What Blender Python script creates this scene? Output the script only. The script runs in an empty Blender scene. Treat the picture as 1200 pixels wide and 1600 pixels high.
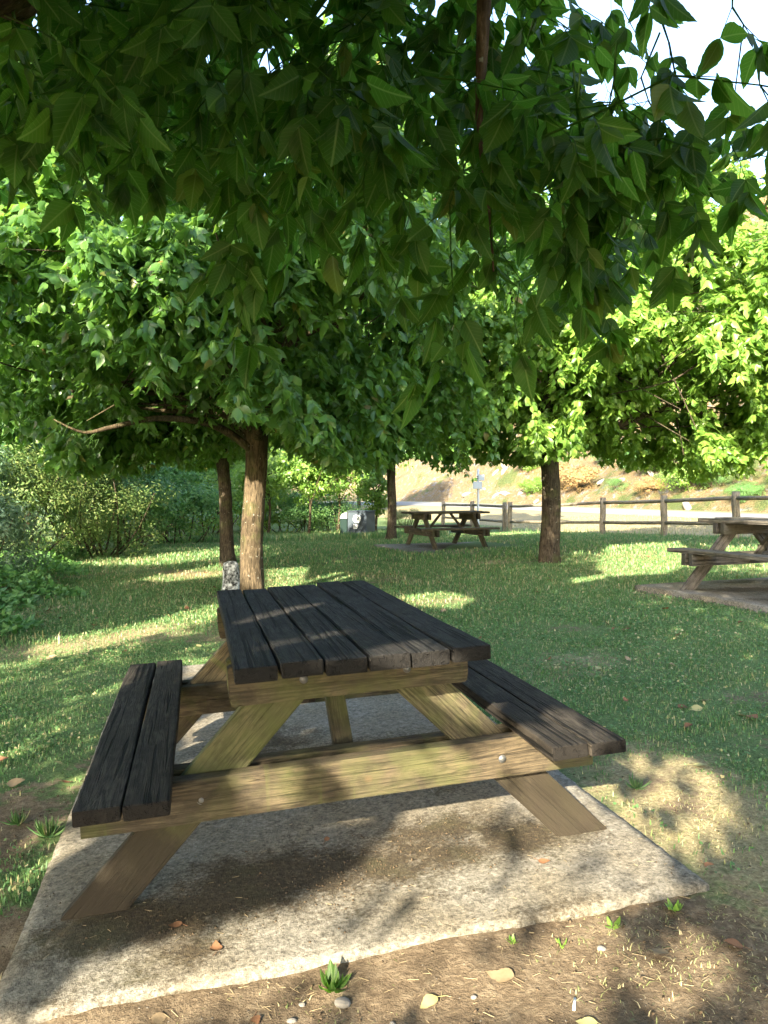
import bpy, bmesh, math, random
import numpy as np
from mathutils import Vector, Matrix, Euler

# ------------------------------------------------------------------ camera, sky, sun, exposure
C = bpy.context.scene.collection
SC = bpy.context.scene
cam_data = bpy.data.cameras.new('camera')
cam = bpy.data.objects.new('camera', cam_data); C.objects.link(cam)
cam.location = (0, 0, 1.22)
cam.rotation_euler = (math.radians(90 - 1.64), 0, 0)
cam_data.sensor_fit = 'VERTICAL'; cam_data.sensor_height = 36; cam_data.lens = 1172.0 / 1600 * 36
cam_data.clip_start = 0.05; cam_data.clip_end = 2000
SC.camera = cam

SUN_ELEV = math.radians(25.3); SUN_X, SUN_Y = 0.74, 1.98     # horizontal travel of sunlight per metre of fall
world = bpy.data.worlds.new('World'); SC.world = world; world.use_nodes = True
wn = world.node_tree; wn.nodes.clear()
sky = wn.nodes.new('ShaderNodeTexSky'); sky.sky_type = 'NISHITA'; sky.sun_disc = False
sky.sun_elevation = SUN_ELEV; sky.sun_rotation = math.atan2(-SUN_X, -SUN_Y)
sky.air_density = 1.0; sky.dust_density = 2.0; sky.ozone_density = 1.0
bg = wn.nodes.new('ShaderNodeBackground'); bg.inputs[1].default_value = 0.15
wo = wn.nodes.new('ShaderNodeOutputWorld')
wn.links.new(sky.outputs[0], bg.inputs[0]); wn.links.new(bg.outputs[0], wo.inputs[0])
sun_data = bpy.data.lights.new('sun', 'SUN'); sun_data.energy = 5.0; sun_data.angle = math.radians(0.53)
sun_data.color = (1.0, 0.89, 0.70)
sun = bpy.data.objects.new('sun', sun_data); C.objects.link(sun)
sun.rotation_euler = Vector((SUN_X, SUN_Y, -1)).to_track_quat('-Z', 'Y').to_euler()
sun.location = (-8, -20, 12)
SC.view_settings.view_transform = 'Standard'; SC.view_settings.look = 'None'
SC.view_settings.exposure = 2.7; SC.view_settings.gamma = 1.0
SC.render.engine = 'CYCLES'
cy = SC.cycles
cy.max_bounces = 8; cy.diffuse_bounces = 4; cy.glossy_bounces = 2; cy.transmission_bounces = 5
cy.transparent_max_bounces = 4; cy.use_adaptive_sampling = True; cy.adaptive_threshold = 0.015
cy.sample_clamp_indirect = 6.0; cy.caustics_reflective = False; cy.caustics_refractive = False

R = np.random.RandomState(11)
random.seed(5)

# ------------------------------------------------------------------ terrain heights
FP, FD = np.array([8.2, 17.5]), np.array([-0.3316, 0.9434])        # a point on the fence line and its direction
FN = np.array([0.9434, 0.3316])                                     # towards the road
def fdist(x, y): return (x - FP[0]) * FN[0] + (y - FP[1]) * FN[1]
def sstep(a, b, v):
    t = np.clip((v - a) / (b - a), 0, 1); return t * t * (3 - 2 * t)
def ground(x, y):
    x = np.asarray(x, float); y = np.asarray(y, float)
    drop = np.minimum(.4, .04 * np.log1p(np.exp(np.minimum(y - 17, 40))))
    s = fdist(x, y)
    z = .14 * np.tanh(x / 3.2) - .03 - drop + .46 * sstep(1.2, 6.0, s)
    z = z - .5 * sstep(-5.5, -12, x) * sstep(4, 8, y)
    return z
def gz(x, y): return float(ground(x, y))
def hill(x, y):
    s = fdist(np.asarray(x, float), np.asarray(y, float)) - 14.0
    n = np.sin(x * .31 + 1.3) * np.cos(y * .23) * 1.0 + np.sin(x * .83 + y * .57) * .45 + np.sin(x * 1.9 - y * 1.3) * .2
    base = np.where(s < 3, s * .75, 2.25 + (s - 3) * .74)
    base = np.where(s > 60, 2.25 + 57 * .74 + (s - 60) * .12, base)
    return base + n * sstep(.5, 6, s) - .25 + ground(x, y) * 0 - .1

# ------------------------------------------------------------------ sun patches, shaped by leaving out leaves in the light's way (plane height, outline on the ground plan)
LIT = [
    (0.0, [(-0.88, 1.60), (-0.86, 1.88), (-0.62, 2.06), (-0.30, 2.20), (-0.04, 2.5), (.10, 2.9), (.14, 3.2), (0.28, 3.23), (0.79, 3.25), (0.89, 2.72), (0.93, 2.34), (0.94, 2.24), (0.82, 2.16), (0.62, 2.05), (0.46, 1.89), (0.44, 1.60)]),
    (0.0, [(0.55, 1.62), (0.62, 1.95), (0.85, 2.05), (.98, 2.0), (.93, 1.8), (1.05, 1.75), (1.0, 1.62)]),
    (0.0, [(0.93, 3.28), (1.22, 3.54), (1.4, 3.52), (1.41, 3.15), (1.3, 2.74), (1.16, 2.49), (0.97, 2.34), (0.89, 2.57), (0.83, 2.9)]),
    (0.0, [(0.45, 2.06), (0.72, 2.07), (0.77, 1.92), (0.93, 1.86), (0.9, 1.72), (0.85, 1.63), (0.38, 1.66)]),
    (0.0, [(-3.27, 6.36), (-2.71, 7.03), (-1.96, 8.48), (-1.69, 7.57), (-2.24, 6.52), (-2.65, 5.71), (-2.85, 5.52)]),
    (0.0, [(-3.86, 11.28), (-3.04, 13.65), (-2.45, 11.47), (-3.38, 10.68)]),
    (0.0, [(-2.11, 12.32), (-1.29, 12.57), (-1.15, 10.33), (-1.62, 9.48)]),
    (0.0, [(0.07, 8.7), (0.77, 9.03), (1.08, 8.39), (0.78, 7.55), (0.27, 7.9)]),
    (0.0, [(3.11, 11.01), (4.62, 15.44), (6.46, 16.44), (5.27, 12.32), (3.87, 10.27), (3.08, 10.0)]),
    (0.0, [(2.45, 9.89), (3.24, 10.53), (2.93, 9.79), (2.4, 9.35)]),
    (0.0, [(-0.63, 4.05), (-0.54, 4.15), (0.0, 4.07), (0.05, 3.74), (-0.06, 3.71), (-0.34, 3.95)]),
    (0.0, [(-1.06, 3.83), (-0.93, 4.33), (-0.88, 4.02), (-0.93, 3.5)]),
    (0.0, [(-1.71, 5.7), (-1.31, 5.63), (-1.17, 5.04), (-1.44, 5.08)]),
    (0.76, [(-0.54, 2.73), (-0.5, 2.85), (-0.48, 2.8), (-0.52, 2.68)]),
    (0.76, [(-0.49, 2.86), (-0.42, 3.01), (-0.38, 2.89), (-0.44, 2.69)]),
    (0.76, [(-0.4, 2.99), (-0.31, 3.12), (-0.29, 3.07), (-0.37, 2.95)]),
    (0.76, [(-0.5, 2.55), (-0.46, 2.6), (-0.44, 2.55), (-0.49, 2.51)]),
    (0.76, [(-0.34, 2.27), (-0.24, 2.35), (-0.23, 2.31), (-0.31, 2.17)]),
    (0.76, [(-0.24, 2.35), (-0.2, 2.45), (-0.19, 2.4), (-0.22, 2.31)]),
    (0.76, [(-0.18, 2.15), (-0.1, 2.28), (-0.09, 2.22), (-0.16, 2.08)]),
    (0.76, [(-0.08, 2.26), (0.02, 2.38), (0.09, 2.42), (0.07, 2.35), (-0.02, 2.22), (-0.06, 2.18)]),
    (0.76, [(-0.43, 2.1), (-0.34, 2.18), (-0.33, 2.14), (-0.42, 2.08)]),
    (0.76, [(0.05, 2.23), (0.08, 2.15), (0.05, 2.09), (-0.02, 2.1), (-0.02, 2.13)]),
    (0.433, [(-1.25, 3.64), (-0.99, 3.7), (-0.85, 3.13), (-1.04, 3.21)]),
    (0.433, [(0.43, 2.48), (0.54, 2.4), (0.57, 2.27), (0.47, 2.2)]),
    (0.433, [(0.6, 2.6), (0.66, 2.55), (0.65, 2.45), (0.6, 2.47)]),
]
LIT_SPOTS = [(-1.6, 8.7, z, .22) for z in (.25, .5, .75, 1.0, 1.2)] + \
            [(-.35, 2.3, .3, .10), (-.1, 2.38, .3, .08), (.1, 2.42, .3, .10), (.28, 2.47, .3, .09), (.45, 2.52, .3, .08),
             (-.55, 2.22, .62, .10), (-.88, 3.6, .5, .16), (.28, 2.6, .5, .13), (-.45, 2.5, .45, .08)]
def in_poly(px, py, poly):
    c = np.zeros(len(px), bool); n = len(poly)
    for i in range(n):
        x1, y1 = poly[i]; x2, y2 = poly[(i + 1) % n]
        cond = ((y1 > py) != (y2 > py))
        xin = (x2 - x1) * (py - y1) / (y2 - y1 + 1e-12) + x1
        c ^= cond & (px < xin)
    return c
def gap_mask(P, ends=None):
    """True for leaves to leave out, so that sun falls on the chosen patches"""
    hit = np.zeros(len(P), bool)
    for h, poly in LIT:
        pl = np.array(poly); k = P[:, 2] - h
        px = P[:, 0] + SUN_X * k; py = P[:, 1] + SUN_Y * k
        ctr = pl.mean(0)
        if np.ptp(pl[:, 0]) < .35:                                   # small gap: leaves are wider than it, so open it a bit
            half = np.abs(pl - ctr).max(0)
            ew = ctr + (pl - ctr) * (1 + (.032 if ends is not None else .055) / half)
            for E in ([P] if ends is None else [P] + list(ends)):
                kk = E[:, 2] - h; hit |= (kk > .2) & in_poly(E[:, 0] + SUN_X * kk, E[:, 1] + SUN_Y * kk, ew)
        else:
            r_ = np.abs(np.sin(P[:, 0] * 127.1 + P[:, 1] * 311.7 + P[:, 2] * 74.7) * 43758.5) % 1
            hit |= (k > .2) & in_poly(px, py, pl) & (r_ > (.06 if ctr[0] > .6 and ctr[1] < 3.6 and np.ptp(pl[:, 0]) < .75 else .018 if ctr[1] < 3.6 else 0))
    for sx, sy, sz, r in LIT_SPOTS:
        k = P[:, 2] - sz
        d = np.hypot(P[:, 0] + SUN_X * k - sx, (P[:, 1] + SUN_Y * k - sy) * .45)
        hit |= (k > .2) & (d < r)
    return hit

# ------------------------------------------------------------------ helpers: objects
def tag(o, label=None, cat=None, group=None, kind=None):
    if label: o['label'] = label
    if cat: o['category'] = cat
    if group: o['group'] = group
    if kind: o['kind'] = kind
    return o
def empty(name, loc=(0, 0, 0), rot=(0, 0, 0)):
    o = bpy.data.objects.new(name, None); C.objects.link(o)
    o.location = loc; o.rotation_euler = rot; o.empty_display_size = .1
    return o
def link(name, me, mat=None, parent=None):
    o = bpy.data.objects.new(name, me); C.objects.link(o)
    if mat is not None and len(me.materials) == 0: me.materials.append(mat)
    if parent is not None: o.parent = parent
    return o
def mesh_np(name, V, tris=None, quads=None, smooth=False, uv=None, attr=None):
    """mesh from numpy arrays; uv is per vertex; attr = {name: per-vertex float}"""
    me = bpy.data.meshes.new(name)
    V = np.asarray(V, np.float32)
    nt = 0 if tris is None else len(tris); nq = 0 if quads is None else len(quads)
    loops = []
    if nt: loops.append(np.asarray(tris, np.int32).ravel())
    if nq: loops.append(np.asarray(quads, np.int32).ravel())
    loops = np.concatenate(loops)
    me.vertices.add(len(V)); me.vertices.foreach_set('co', V.ravel())
    me.loops.add(len(loops)); me.loops.foreach_set('vertex_index', loops)
    me.polygons.add(nt + nq)
    st = np.concatenate([np.arange(nt) * 3, nt * 3 + np.arange(nq) * 4]).astype(np.int32)
    me.polygons.foreach_set('loop_start', st)
    if smooth: me.polygons.foreach_set('use_smooth', np.ones(nt + nq, bool))
    if uv is not None:
        l = me.uv_layers.new(name='UVMap')
        l.data.foreach_set('uv', np.asarray(uv, np.float32)[loops].ravel())
    if attr:
        for k, a in attr.items():
            at = me.attributes.new(k, 'FLOAT', 'POINT'); at.data.foreach_set('value', np.asarray(a, np.float32))
    me.update(calc_edges=True); me.validate()
    return me
class Geo:
    """collects triangles and quads with uv"""
    def __init__(s): s.V = []; s.T = []; s.Q = []; s.U = []; s.n = 0
    def add(s, V, T=None, Q=None, U=None):
        V = np.asarray(V, float); 
        if len(V) == 0: return
        s.V.append(V); s.U.append(np.zeros((len(V), 2)) if U is None else U)
        if T is not None and len(T): s.T.append(np.asarray(T) + s.n)
        if Q is not None and len(Q): s.Q.append(np.asarray(Q) + s.n)
        s.n += len(V)
    def mesh(s, name, smooth=False):
        return mesh_np(name, np.concatenate(s.V), np.concatenate(s.T) if s.T else None,
                       np.concatenate(s.Q) if s.Q else None, smooth, np.concatenate(s.U))
def norm(v): return v / (np.linalg.norm(v, axis=-1, keepdims=True) + 1e-9)
def tube_arrays(P, rad, sides=8, rough=0.0, seed=0, cap=True):
    P = np.asarray(P, float); rad = np.asarray(rad, float); n = len(P)
    T = np.gradient(P, axis=0); T = norm(T)
    up = np.array([0, 0, 1.]) if abs(T[0, 2]) < .9 else np.array([1., 0, 0])
    X = np.zeros((n, 3)); x = norm(np.cross(up, T[0])); 
    for i in range(n):
        x = x - T[i] * (x @ T[i]); x = norm(x); X[i] = x
    Y = np.cross(T, X)
    a = np.linspace(0, 2 * math.pi, sides, endpoint=False)
    rr = np.random.RandomState(seed)
    r = rad[:, None] * np.ones((1, sides))
    if rough:
        ridge = rr.randn(1, sides) * .6 + np.cumsum(rr.randn(n, sides), 0) * .12 + rr.randn(n, sides) * .35
        r = r * (1 + rough * np.clip(ridge, -2.5, 2.5))
    V = P[:, None, :] + X[:, None, :] * (np.cos(a) * r)[..., None] + Y[:, None, :] * (np.sin(a) * r)[..., None]
    V = V.reshape(-1, 3)
    i = np.arange(n - 1)[:, None] * sides; j = np.arange(sides)[None]; k = (j + 1) % sides
    Q = np.stack([i + j, i + k, i + sides + k, i + sides + j], -1).reshape(-1, 4)
    Tr = None
    if cap:
        V = np.concatenate([V, P[:1], P[-1:]]); b = n * sides
        j = np.arange(sides); k = (j + 1) % sides
        Tr = np.concatenate([np.stack([k, j, np.full(sides, b)], -1), np.stack([(n - 1) * sides + j, (n - 1) * sides + k, np.full(sides, b + 1)], -1)])
    ln = np.concatenate([[0], np.cumsum(np.linalg.norm(np.diff(P, axis=0), axis=1))])
    U = np.stack([np.tile(np.arange(sides) / sides, n), np.repeat(ln, sides)], -1)
    if cap: U = np.concatenate([U, [[0, 0], [0, ln[-1]]]])
    return V, Tr, Q, U
def smooth_path(pts, n):
    pts = np.asarray(pts, float); m = len(pts)
    t = np.linspace(0, m - 1, n); i = np.clip(t.astype(int), 0, m - 2); u = (t - i)[:, None]
    p0 = pts[np.clip(i - 1, 0, m - 1)]; p1 = pts[i]; p2 = pts[i + 1]; p3 = pts[np.clip(i + 2, 0, m - 1)]
    return .5 * (2 * p1 + (p2 - p0) * u + (2 * p0 - 5 * p1 + 4 * p2 - p3) * u**2 + (3 * p1 - p0 - 3 * p2 + p3) * u**3)

# ------------------------------------------------------------------ materials
def new_mat(name):
    m = bpy.data.materials.new(name); m.use_nodes = True
    nt = m.node_tree; nt.nodes.clear()
    out = nt.nodes.new('ShaderNodeOutputMaterial')
    return m, nt, out
class NB:
    def __init__(s, nt): s.nt = nt
    def n(s, t, **kw):
        nd = s.nt.nodes.new(t)
        for k, v in kw.items():
            if k.startswith('i_'): nd.inputs[k[2:].replace('_', ' ')].default_value = v
            else: setattr(nd, k, v)
        return nd
    def l(s, a, b): s.nt.links.new(a, b)
    def coord(s, out='Object'): return s.n('ShaderNodeTexCoord').outputs[out]
    def mapping(s, src, scale=(1, 1, 1), loc=(0, 0, 0)):
        m = s.n('ShaderNodeMapping'); m.inputs['Scale'].default_value = scale; m.inputs['Location'].default_value = loc
        s.l(src, m.inputs['Vector']); return m.outputs[0]
    def noise(s, src, scale, detail=4, rough=.6, dist=0):
        m = s.n('ShaderNodeTexNoise'); m.inputs['Scale'].default_value = scale; m.inputs['Detail'].default_value = detail
        m.inputs['Roughness'].default_value = rough; m.inputs['Distortion'].default_value = dist
        s.l(src, m.inputs['Vector']); return m.outputs['Fac']
    def ramp(s, fac, stops, interp='LINEAR'):
        r = s.n('ShaderNodeValToRGB'); r.color_ramp.interpolation = interp
        el = r.color_ramp.elements
        while len(el) < len(stops): el.new(.5)
        for e, (p, c) in zip(el, stops):
            e.position = p; e.color = (c, c, c, 1) if isinstance(c, (int, float)) else (*c, 1)
        s.l(fac, r.inputs[0]); return r.outputs[0]
    def mix(s, fac, a, b, mode='MIX'):
        m = s.n('ShaderNodeMix', data_type='RGBA', blend_type=mode)
        for k, v in ((0, fac), (6, a), (7, b)):
            sock = m.inputs[k]
            if hasattr(v, 'is_linked'): s.l(v, sock)
            elif isinstance(v, (int, float)): sock.default_value = v if k == 0 else (v, v, v, 1)
            else: sock.default_value = (*v, 1)
        return m.outputs[2]
    def math(s, op, a, b=None, clamp=False):
        m = s.n('ShaderNodeMath', operation=op); m.use_clamp = clamp
        for i, v in enumerate((a, b)):
            if v is None: continue
            if isinstance(v, (int, float)): m.inputs[i].default_value = v
            else: s.l(v, m.inputs[i])
        return m.outputs[0]
    def bump(s, h, strength=.5, dist=.01, normal=None):
        b = s.n('ShaderNodeBump'); b.inputs['Strength'].default_value = strength; b.inputs['Distance'].default_value = dist
        s.l(h, b.inputs['Height'])
        if normal is not None: s.l(normal, b.inputs['Normal'])
        return b.outputs[0]
    def bsdf(s, col, rough=.8, spec=.3, normal=None, metal=0):
        p = s.n('ShaderNodeBsdfPrincipled')
        for sock, v in ((p.inputs['Base Color'], col), (p.inputs['Roughness'], rough)):
            if isinstance(v, (int, float)): sock.default_value = v
            elif isinstance(v, tuple): sock.default_value = (*v, 1)
            else: s.l(v, sock)
        p.inputs['Specular IOR Level'].default_value = spec; p.inputs['Metallic'].default_value = metal
        if normal is not None: s.l(normal, p.inputs['Normal'])
        return p.outputs[0]

def leaf_mat(name, stops, trans, trans_fac=.4, rough=.42, vein=True, spec=.45):
    m, nt, out = new_mat(name); b = NB(nt)
    g = b.n('ShaderNodeNewGeometry')
    col = b.ramp(g.outputs['Random Per Island'], stops)
    tcol = b.mix(.55, trans, col, 'MIX')
    tcol = b.mix(g.outputs['Random Per Island'], b.mix(1.0, tcol, (.75, .85, .6), 'MULTIPLY'), tcol)
    nrm = None
    if vein:
        uv = b.n('ShaderNodeTexCoord').outputs['UV']
        sp = b.n('ShaderNodeSeparateXYZ'); b.l(uv, sp.inputs[0])
        ax = b.math('ABSOLUTE', sp.outputs[1])
        mid = b.ramp(ax, [(0.0, 1.0), (.010, .9), (.022, 0.0)])
        sv = b.math('SUBTRACT', b.math('MULTIPLY', sp.outputs[0], 9.0), b.math('MULTIPLY', ax, 9.0))
        fr = b.math('FRACT', sv); tri = b.math('ABSOLUTE', b.math('SUBTRACT', fr, .5))
        side = b.ramp(tri, [(0.0, .5), (.05, .25), (.09, 0.0)])
        v = b.math('MAXIMUM', mid, side)
        n1 = b.noise(b.coord('Object'), 45, 3)
        col = b.mix(b.math('MULTIPLY', v, .6), col, (.24, .32, .10))
        col = b.mix(b.math('MULTIPLY', n1, .5), col, b.mix(1.0, col, (.55, .62, .5), 'MULTIPLY'))
        tcol = b.mix(b.math('MULTIPLY', v, .40), tcol, (.42, .60, .14))
        nrm = b.bump(v, .35, .002)
    p = b.bsdf(col, rough, spec, nrm)
    t = b.n('ShaderNodeBsdfTranslucent'); b.l(tcol, t.inputs[0])
    mx = b.n('ShaderNodeMixShader'); mx.inputs[0].default_value = trans_fac
    b.l(p, mx.inputs[1]); b.l(t.outputs[0], mx.inputs[2]); b.l(mx.outputs[0], out.inputs[0])
    return m
G1, G2, G3 = (.020, .050, .012), (.038, .088, .018), (.075, .135, .028)
M = {}
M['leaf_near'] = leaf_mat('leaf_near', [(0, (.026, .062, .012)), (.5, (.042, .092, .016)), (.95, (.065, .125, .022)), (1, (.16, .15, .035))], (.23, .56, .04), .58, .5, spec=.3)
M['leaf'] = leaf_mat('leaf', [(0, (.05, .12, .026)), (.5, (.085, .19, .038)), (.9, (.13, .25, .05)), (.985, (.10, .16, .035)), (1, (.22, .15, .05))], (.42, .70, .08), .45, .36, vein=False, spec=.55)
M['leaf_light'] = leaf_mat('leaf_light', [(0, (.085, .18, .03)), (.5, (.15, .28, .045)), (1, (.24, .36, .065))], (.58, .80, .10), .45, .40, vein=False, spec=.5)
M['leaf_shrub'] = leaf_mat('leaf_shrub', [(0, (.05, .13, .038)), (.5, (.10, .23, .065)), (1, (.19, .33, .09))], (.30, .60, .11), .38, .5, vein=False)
M['leaf_olive'] = leaf_mat('leaf_olive', [(0, (.05, .10, .025)), (.5, (.10, .17, .04)), (1, (.19, .23, .07))], (.22, .34, .07), .3, .6, vein=False)
M['leaf_silver'] = leaf_mat('leaf_silver', [(0, (.07, .14, .075)), (.5, (.12, .21, .12)), (1, (.20, .30, .19))], (.15, .24, .12), .25, .6, vein=False)
M['leaf_dry'] = leaf_mat('leaf_dry', [(0, (.20, .13, .05)), (.5, (.30, .20, .08)), (1, (.38, .28, .13))], (.3, .2, .06), .3, .6, vein=False)
M['blade'] = leaf_mat('blade', [(0, (.06, .13, .042)), (.5, (.10, .20, .065)), (.80, (.15, .25, .08)), (.87, (.32, .29, .13)), (1, (.42, .36, .20))], (.22, .46, .11), .35, .5, vein=False)
M['blade_dry'] = leaf_mat('blade_dry', [(0, (.12, .16, .05)), (.35, (.24, .24, .10)), (1, (.44, .37, .21))], (.3, .26, .09), .3, .6, vein=False)

def bark_mat(name, c1, c2, lichen=.5, scale=1.0):
    m, nt, out = new_mat(name); b = NB(nt); co = b.coord('Object')
    st = b.mapping(co, (1, 1, .16))
    n1 = b.noise(st, 60 * scale, 6, .7, .6); n2 = b.noise(co, 7, 4)
    col = b.ramp(n1, [(.38, tuple(.6 * v for v in c1)), (.58, c2)])
    col = b.mix(b.ramp(n2, [(.4, 0.), (.62, .55)]), col, tuple(.55 * v for v in c1))
    n3 = b.noise(co, 26, 3, .5); n4 = b.noise(co, 5.5, 2)
    lf = b.math('MULTIPLY', b.ramp(n3, [(.66, 0.), (.71, 1.)]), b.ramp(n4, [(.42, 0.), (.6, lichen)]))
    col = b.mix(lf, col, (.52, .53, .45))
    n5 = b.noise(co, 3.1, 3)
    col = b.mix(b.ramp(n5, [(.52, 0.), (.72, .5)]), col, (.09, .11, .03))
    nr = b.bump(n1, 1.0, .022)
    b.l(b.bsdf(col, .9, .15, nr), out.inputs[0]); return m
M['bark'] = bark_mat('bark', (.045, .034, .019), (.135, .102, .062), .9)
M['bark_dark'] = bark_mat('bark_dark', (.035, .027, .019), (.10, .078, .052), .45)
M['bark_red'] = bark_mat('bark_red', (.08, .05, .034), (.20, .135, .09), 1.0)

def wood_mat(name, dark, light, streak, crack=1.0, algae=0.0, rough=.75, endcol=None, spec=.3, dirt=False):
    """weathered timber, grain along local X"""
    m, nt, out = new_mat(name); b = NB(nt); co = b.coord('Object')
    oi = b.n('ShaderNodeObjectInfo')
    add = b.n('ShaderNodeVectorMath', operation='ADD'); b.l(co, add.inputs[0])
    sc = b.n('ShaderNodeVectorMath', operation='SCALE'); sc.inputs[3].default_value = 37.0
    cmb = b.n('ShaderNodeCombineXYZ'); b.l(oi.outputs['Random'], cmb.inputs[0]); b.l(oi.outputs['Random'], cmb.inputs[1]); b.l(oi.outputs['Random'], cmb.inputs[2])
    b.l(cmb.outputs[0], sc.inputs[0]); b.l(sc.outputs[0], add.inputs[1]); v = add.outputs[0]
    g1 = b.noise(b.mapping(v, (.04, 1, 1)), 210, 4, .8, .1)
    g2 = b.noise(b.mapping(v, (.035, 1, 1)), 46, 4, .6, .5)
    ring = b.noise(b.mapping(v, (.09, 1, 1)), 17, 2, .5, 1.2)
    wv = b.math('FRACT', b.math('MULTIPLY', ring, 9.0)); wv = b.math('ABSOLUTE', b.math('SUBTRACT', wv, .5))
    g3 = b.noise(v, 4.5, 4, .6)
    f = b.math('ADD', b.math('MULTIPLY', g1, .62), b.math('ADD', b.math('MULTIPLY', g2, .30), b.math('MULTIPLY', wv, .26)))
    col = b.ramp(f, [(.43, dark), (.585, light)])
    col = b.mix(b.ramp(g3, [(.42, 0.), (.62, .8)]), col, streak)
    st_ = b.noise(b.mapping(v, (1.2, 2, 2)), 9, 5, .7)
    col = b.mix(b.ramp(st_, [(.50, 0.), (.66, .6)]), col, tuple(.45 * q for q in dark))
    cr = b.ramp(b.noise(b.mapping(v, (.022, 1, 1)), 62, 2, .5, .4), [(.385, 1.), (.425, 0.)])
    crn = b.math('MULTIPLY', cr, crack)
    col = b.mix(crn, col, tuple(.22 * q for q in dark))
    nrmo = b.n('ShaderNodeSeparateXYZ'); b.l(b.coord('Normal'), nrmo.inputs[0])
    col = b.mix(b.ramp(b.math('ABSOLUTE', nrmo.outputs[0]), [(.6, 0.), (.85, .85)]), col, tuple(.55 * q for q in streak))
    if algae > 0:
        a1 = b.noise(v, 2.7, 4, .65); a2 = b.noise(b.mapping(v, (9, .4, .9)), 1.6, 3, .6)
        am = b.math('MAXIMUM', b.ramp(a1, [(.46, 0.), (.64, algae)]), b.ramp(a2, [(.60, 0.), (.70, algae)]))
        col = b.mix(am, col, tuple(v * 1.0 for v in (.070, .085, .018)))
        kn = b.n('ShaderNodeTexVoronoi'); kn.inputs['Scale'].default_value = 3.2; b.l(b.mapping(v, (1, 1.3, 1.3)), kn.inputs[0])
        col = b.mix(b.ramp(kn.outputs['Distance'], [(.05, .75), (.085, 0.)]), col, (.10, .06, .03))
    if dirt:                                                        # soil splashed up the foot of the leg
        sx = b.n('ShaderNodeSeparateXYZ'); b.l(co, sx.inputs[0])
        dm = b.math('ADD', b.math('MULTIPLY', sx.outputs[0], -2.6), b.math('MULTIPLY', b.noise(co, 9, 5, .7), .9))
        col = b.mix(b.ramp(b.math('SUBTRACT', dm, .25), [(.25, 0.), (.75, .92)]), col, (.020, .0145, .008))
    h = b.math('SUBTRACT', f, b.math('MULTIPLY', crn, 1.5))
    nr = b.bump(h, .85, .006)
    b.l(b.bsdf(col, rough, spec, nr), out.inputs[0]); return m
M['wood_black'] = wood_mat('wood_black', (.0065, .0062, .006), (.036, .034, .031), (.014, .0125, .011), 1.0, 0, .8, spec=.18)
M['wood_black_brown'] = wood_mat('wood_black_brown', (.009, .0075, .0055), (.048, .041, .032), (.016, .0135, .011), 1.0, 0, .8, spec=.18)
M['wood_pale'] = wood_mat('wood_pale', (.028, .023, .013), (.105, .084, .047), (.040, .034, .019), .45, .55, .85, dirt=True)
M['wood_pale2'] = wood_mat('wood_pale2', (.030, .023, .013), (.098, .074, .043), (.040, .032, .018), .35, .5, .85)
M['wood_grey'] = wood_mat('wood_grey', (.055, .048, .038), (.15, .135, .11), (.085, .078, .065), .7, .15, .85)
M['wood_greybrown'] = wood_mat('wood_greybrown', (.04, .034, .024), (.12, .10, .072), (.06, .054, .038), .6, .25, .85)
M['wood_fence'] = wood_mat('wood_fence', (.13, .11, .075), (.32, .27, .19), (.20, .17, .12), .5, .1, .85)

def simple_mat(name, col, rough=.6, spec=.3, metal=0, nscale=30, nstr=.25, bump=.2):
    m, nt, out = new_mat(name); b = NB(nt); co = b.coord('Object')
    n1 = b.noise(co, nscale, 4, .6)
    c = b.mix(b.math('MULTIPLY', n1, nstr * 2), col, tuple(v * .55 for v in col))
    b.l(b.bsdf(c, rough, spec, b.bump(n1, bump, .003), metal), out.inputs[0]); return m
M['zinc'] = simple_mat('zinc', (.14, .14, .135), .5, .5, .5, 60, .3)
M['bin_grey'] = simple_mat('bin_grey', (.045, .062, .078), .5, .4, 0, 12, .15)
M['bin_green'] = simple_mat('bin_green', (.004, .020, .016), .45, .4, 0, 12, .2)
M['bin_lid'] = simple_mat('bin_lid', (.25, .26, .26), .5, .4, 0, 8, .2)
M['white_label'] = simple_mat('white_label', (.75, .76, .76), .5, .3, 0, 10, .1)
M['ink'] = simple_mat('ink', (.06, .08, .10), .6, .3, 0, 10, .1)
M['sign_white'] = simple_mat('sign_white', (.66, .68, .68), .45, .4, 0, 10, .12)
M['dead_brown'] = simple_mat('dead_brown', (.20, .10, .05), .75, .2, 0, 40, .35, .6)
M['dead_tan'] = simple_mat('dead_tan', (.26, .19, .11), .75, .2, 0, 40, .3, .6)
M['dead_yellow'] = simple_mat('dead_yellow', (.34, .31, .13), .6, .3, 0, 30, .2, .4)
M['pebble'] = simple_mat('pebble', (.20, .185, .16), .85, .2, 0, 20, .35, .5)
M['twig'] = simple_mat('twig', (.33, .26, .15), .8, .2, 0, 60, .3)
M['straw_white'] = simple_mat('straw_white', (.75, .74, .68), .6, .3, 0, 30, .1)
M['rubble'] = simple_mat('rubble', (.33, .30, .26), .9, .15, 0, 3, .4, .8)

def stone_mat():
    m, nt, out = new_mat('lichen_stone'); b = NB(nt); co = b.coord('Object')
    n1 = b.noise(co, 16, 5, .65); n2 = b.noise(co, 70, 3)
    col = b.ramp(n1, [(.40, (.03, .032, .028)), (.50, (.22, .23, .22)), (.62, (.62, .64, .62))])
    b.l(b.bsdf(col, .9, .15, b.bump(n2, .6, .01)), out.inputs[0]); return m
M['lichen_stone'] = stone_mat()

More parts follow.
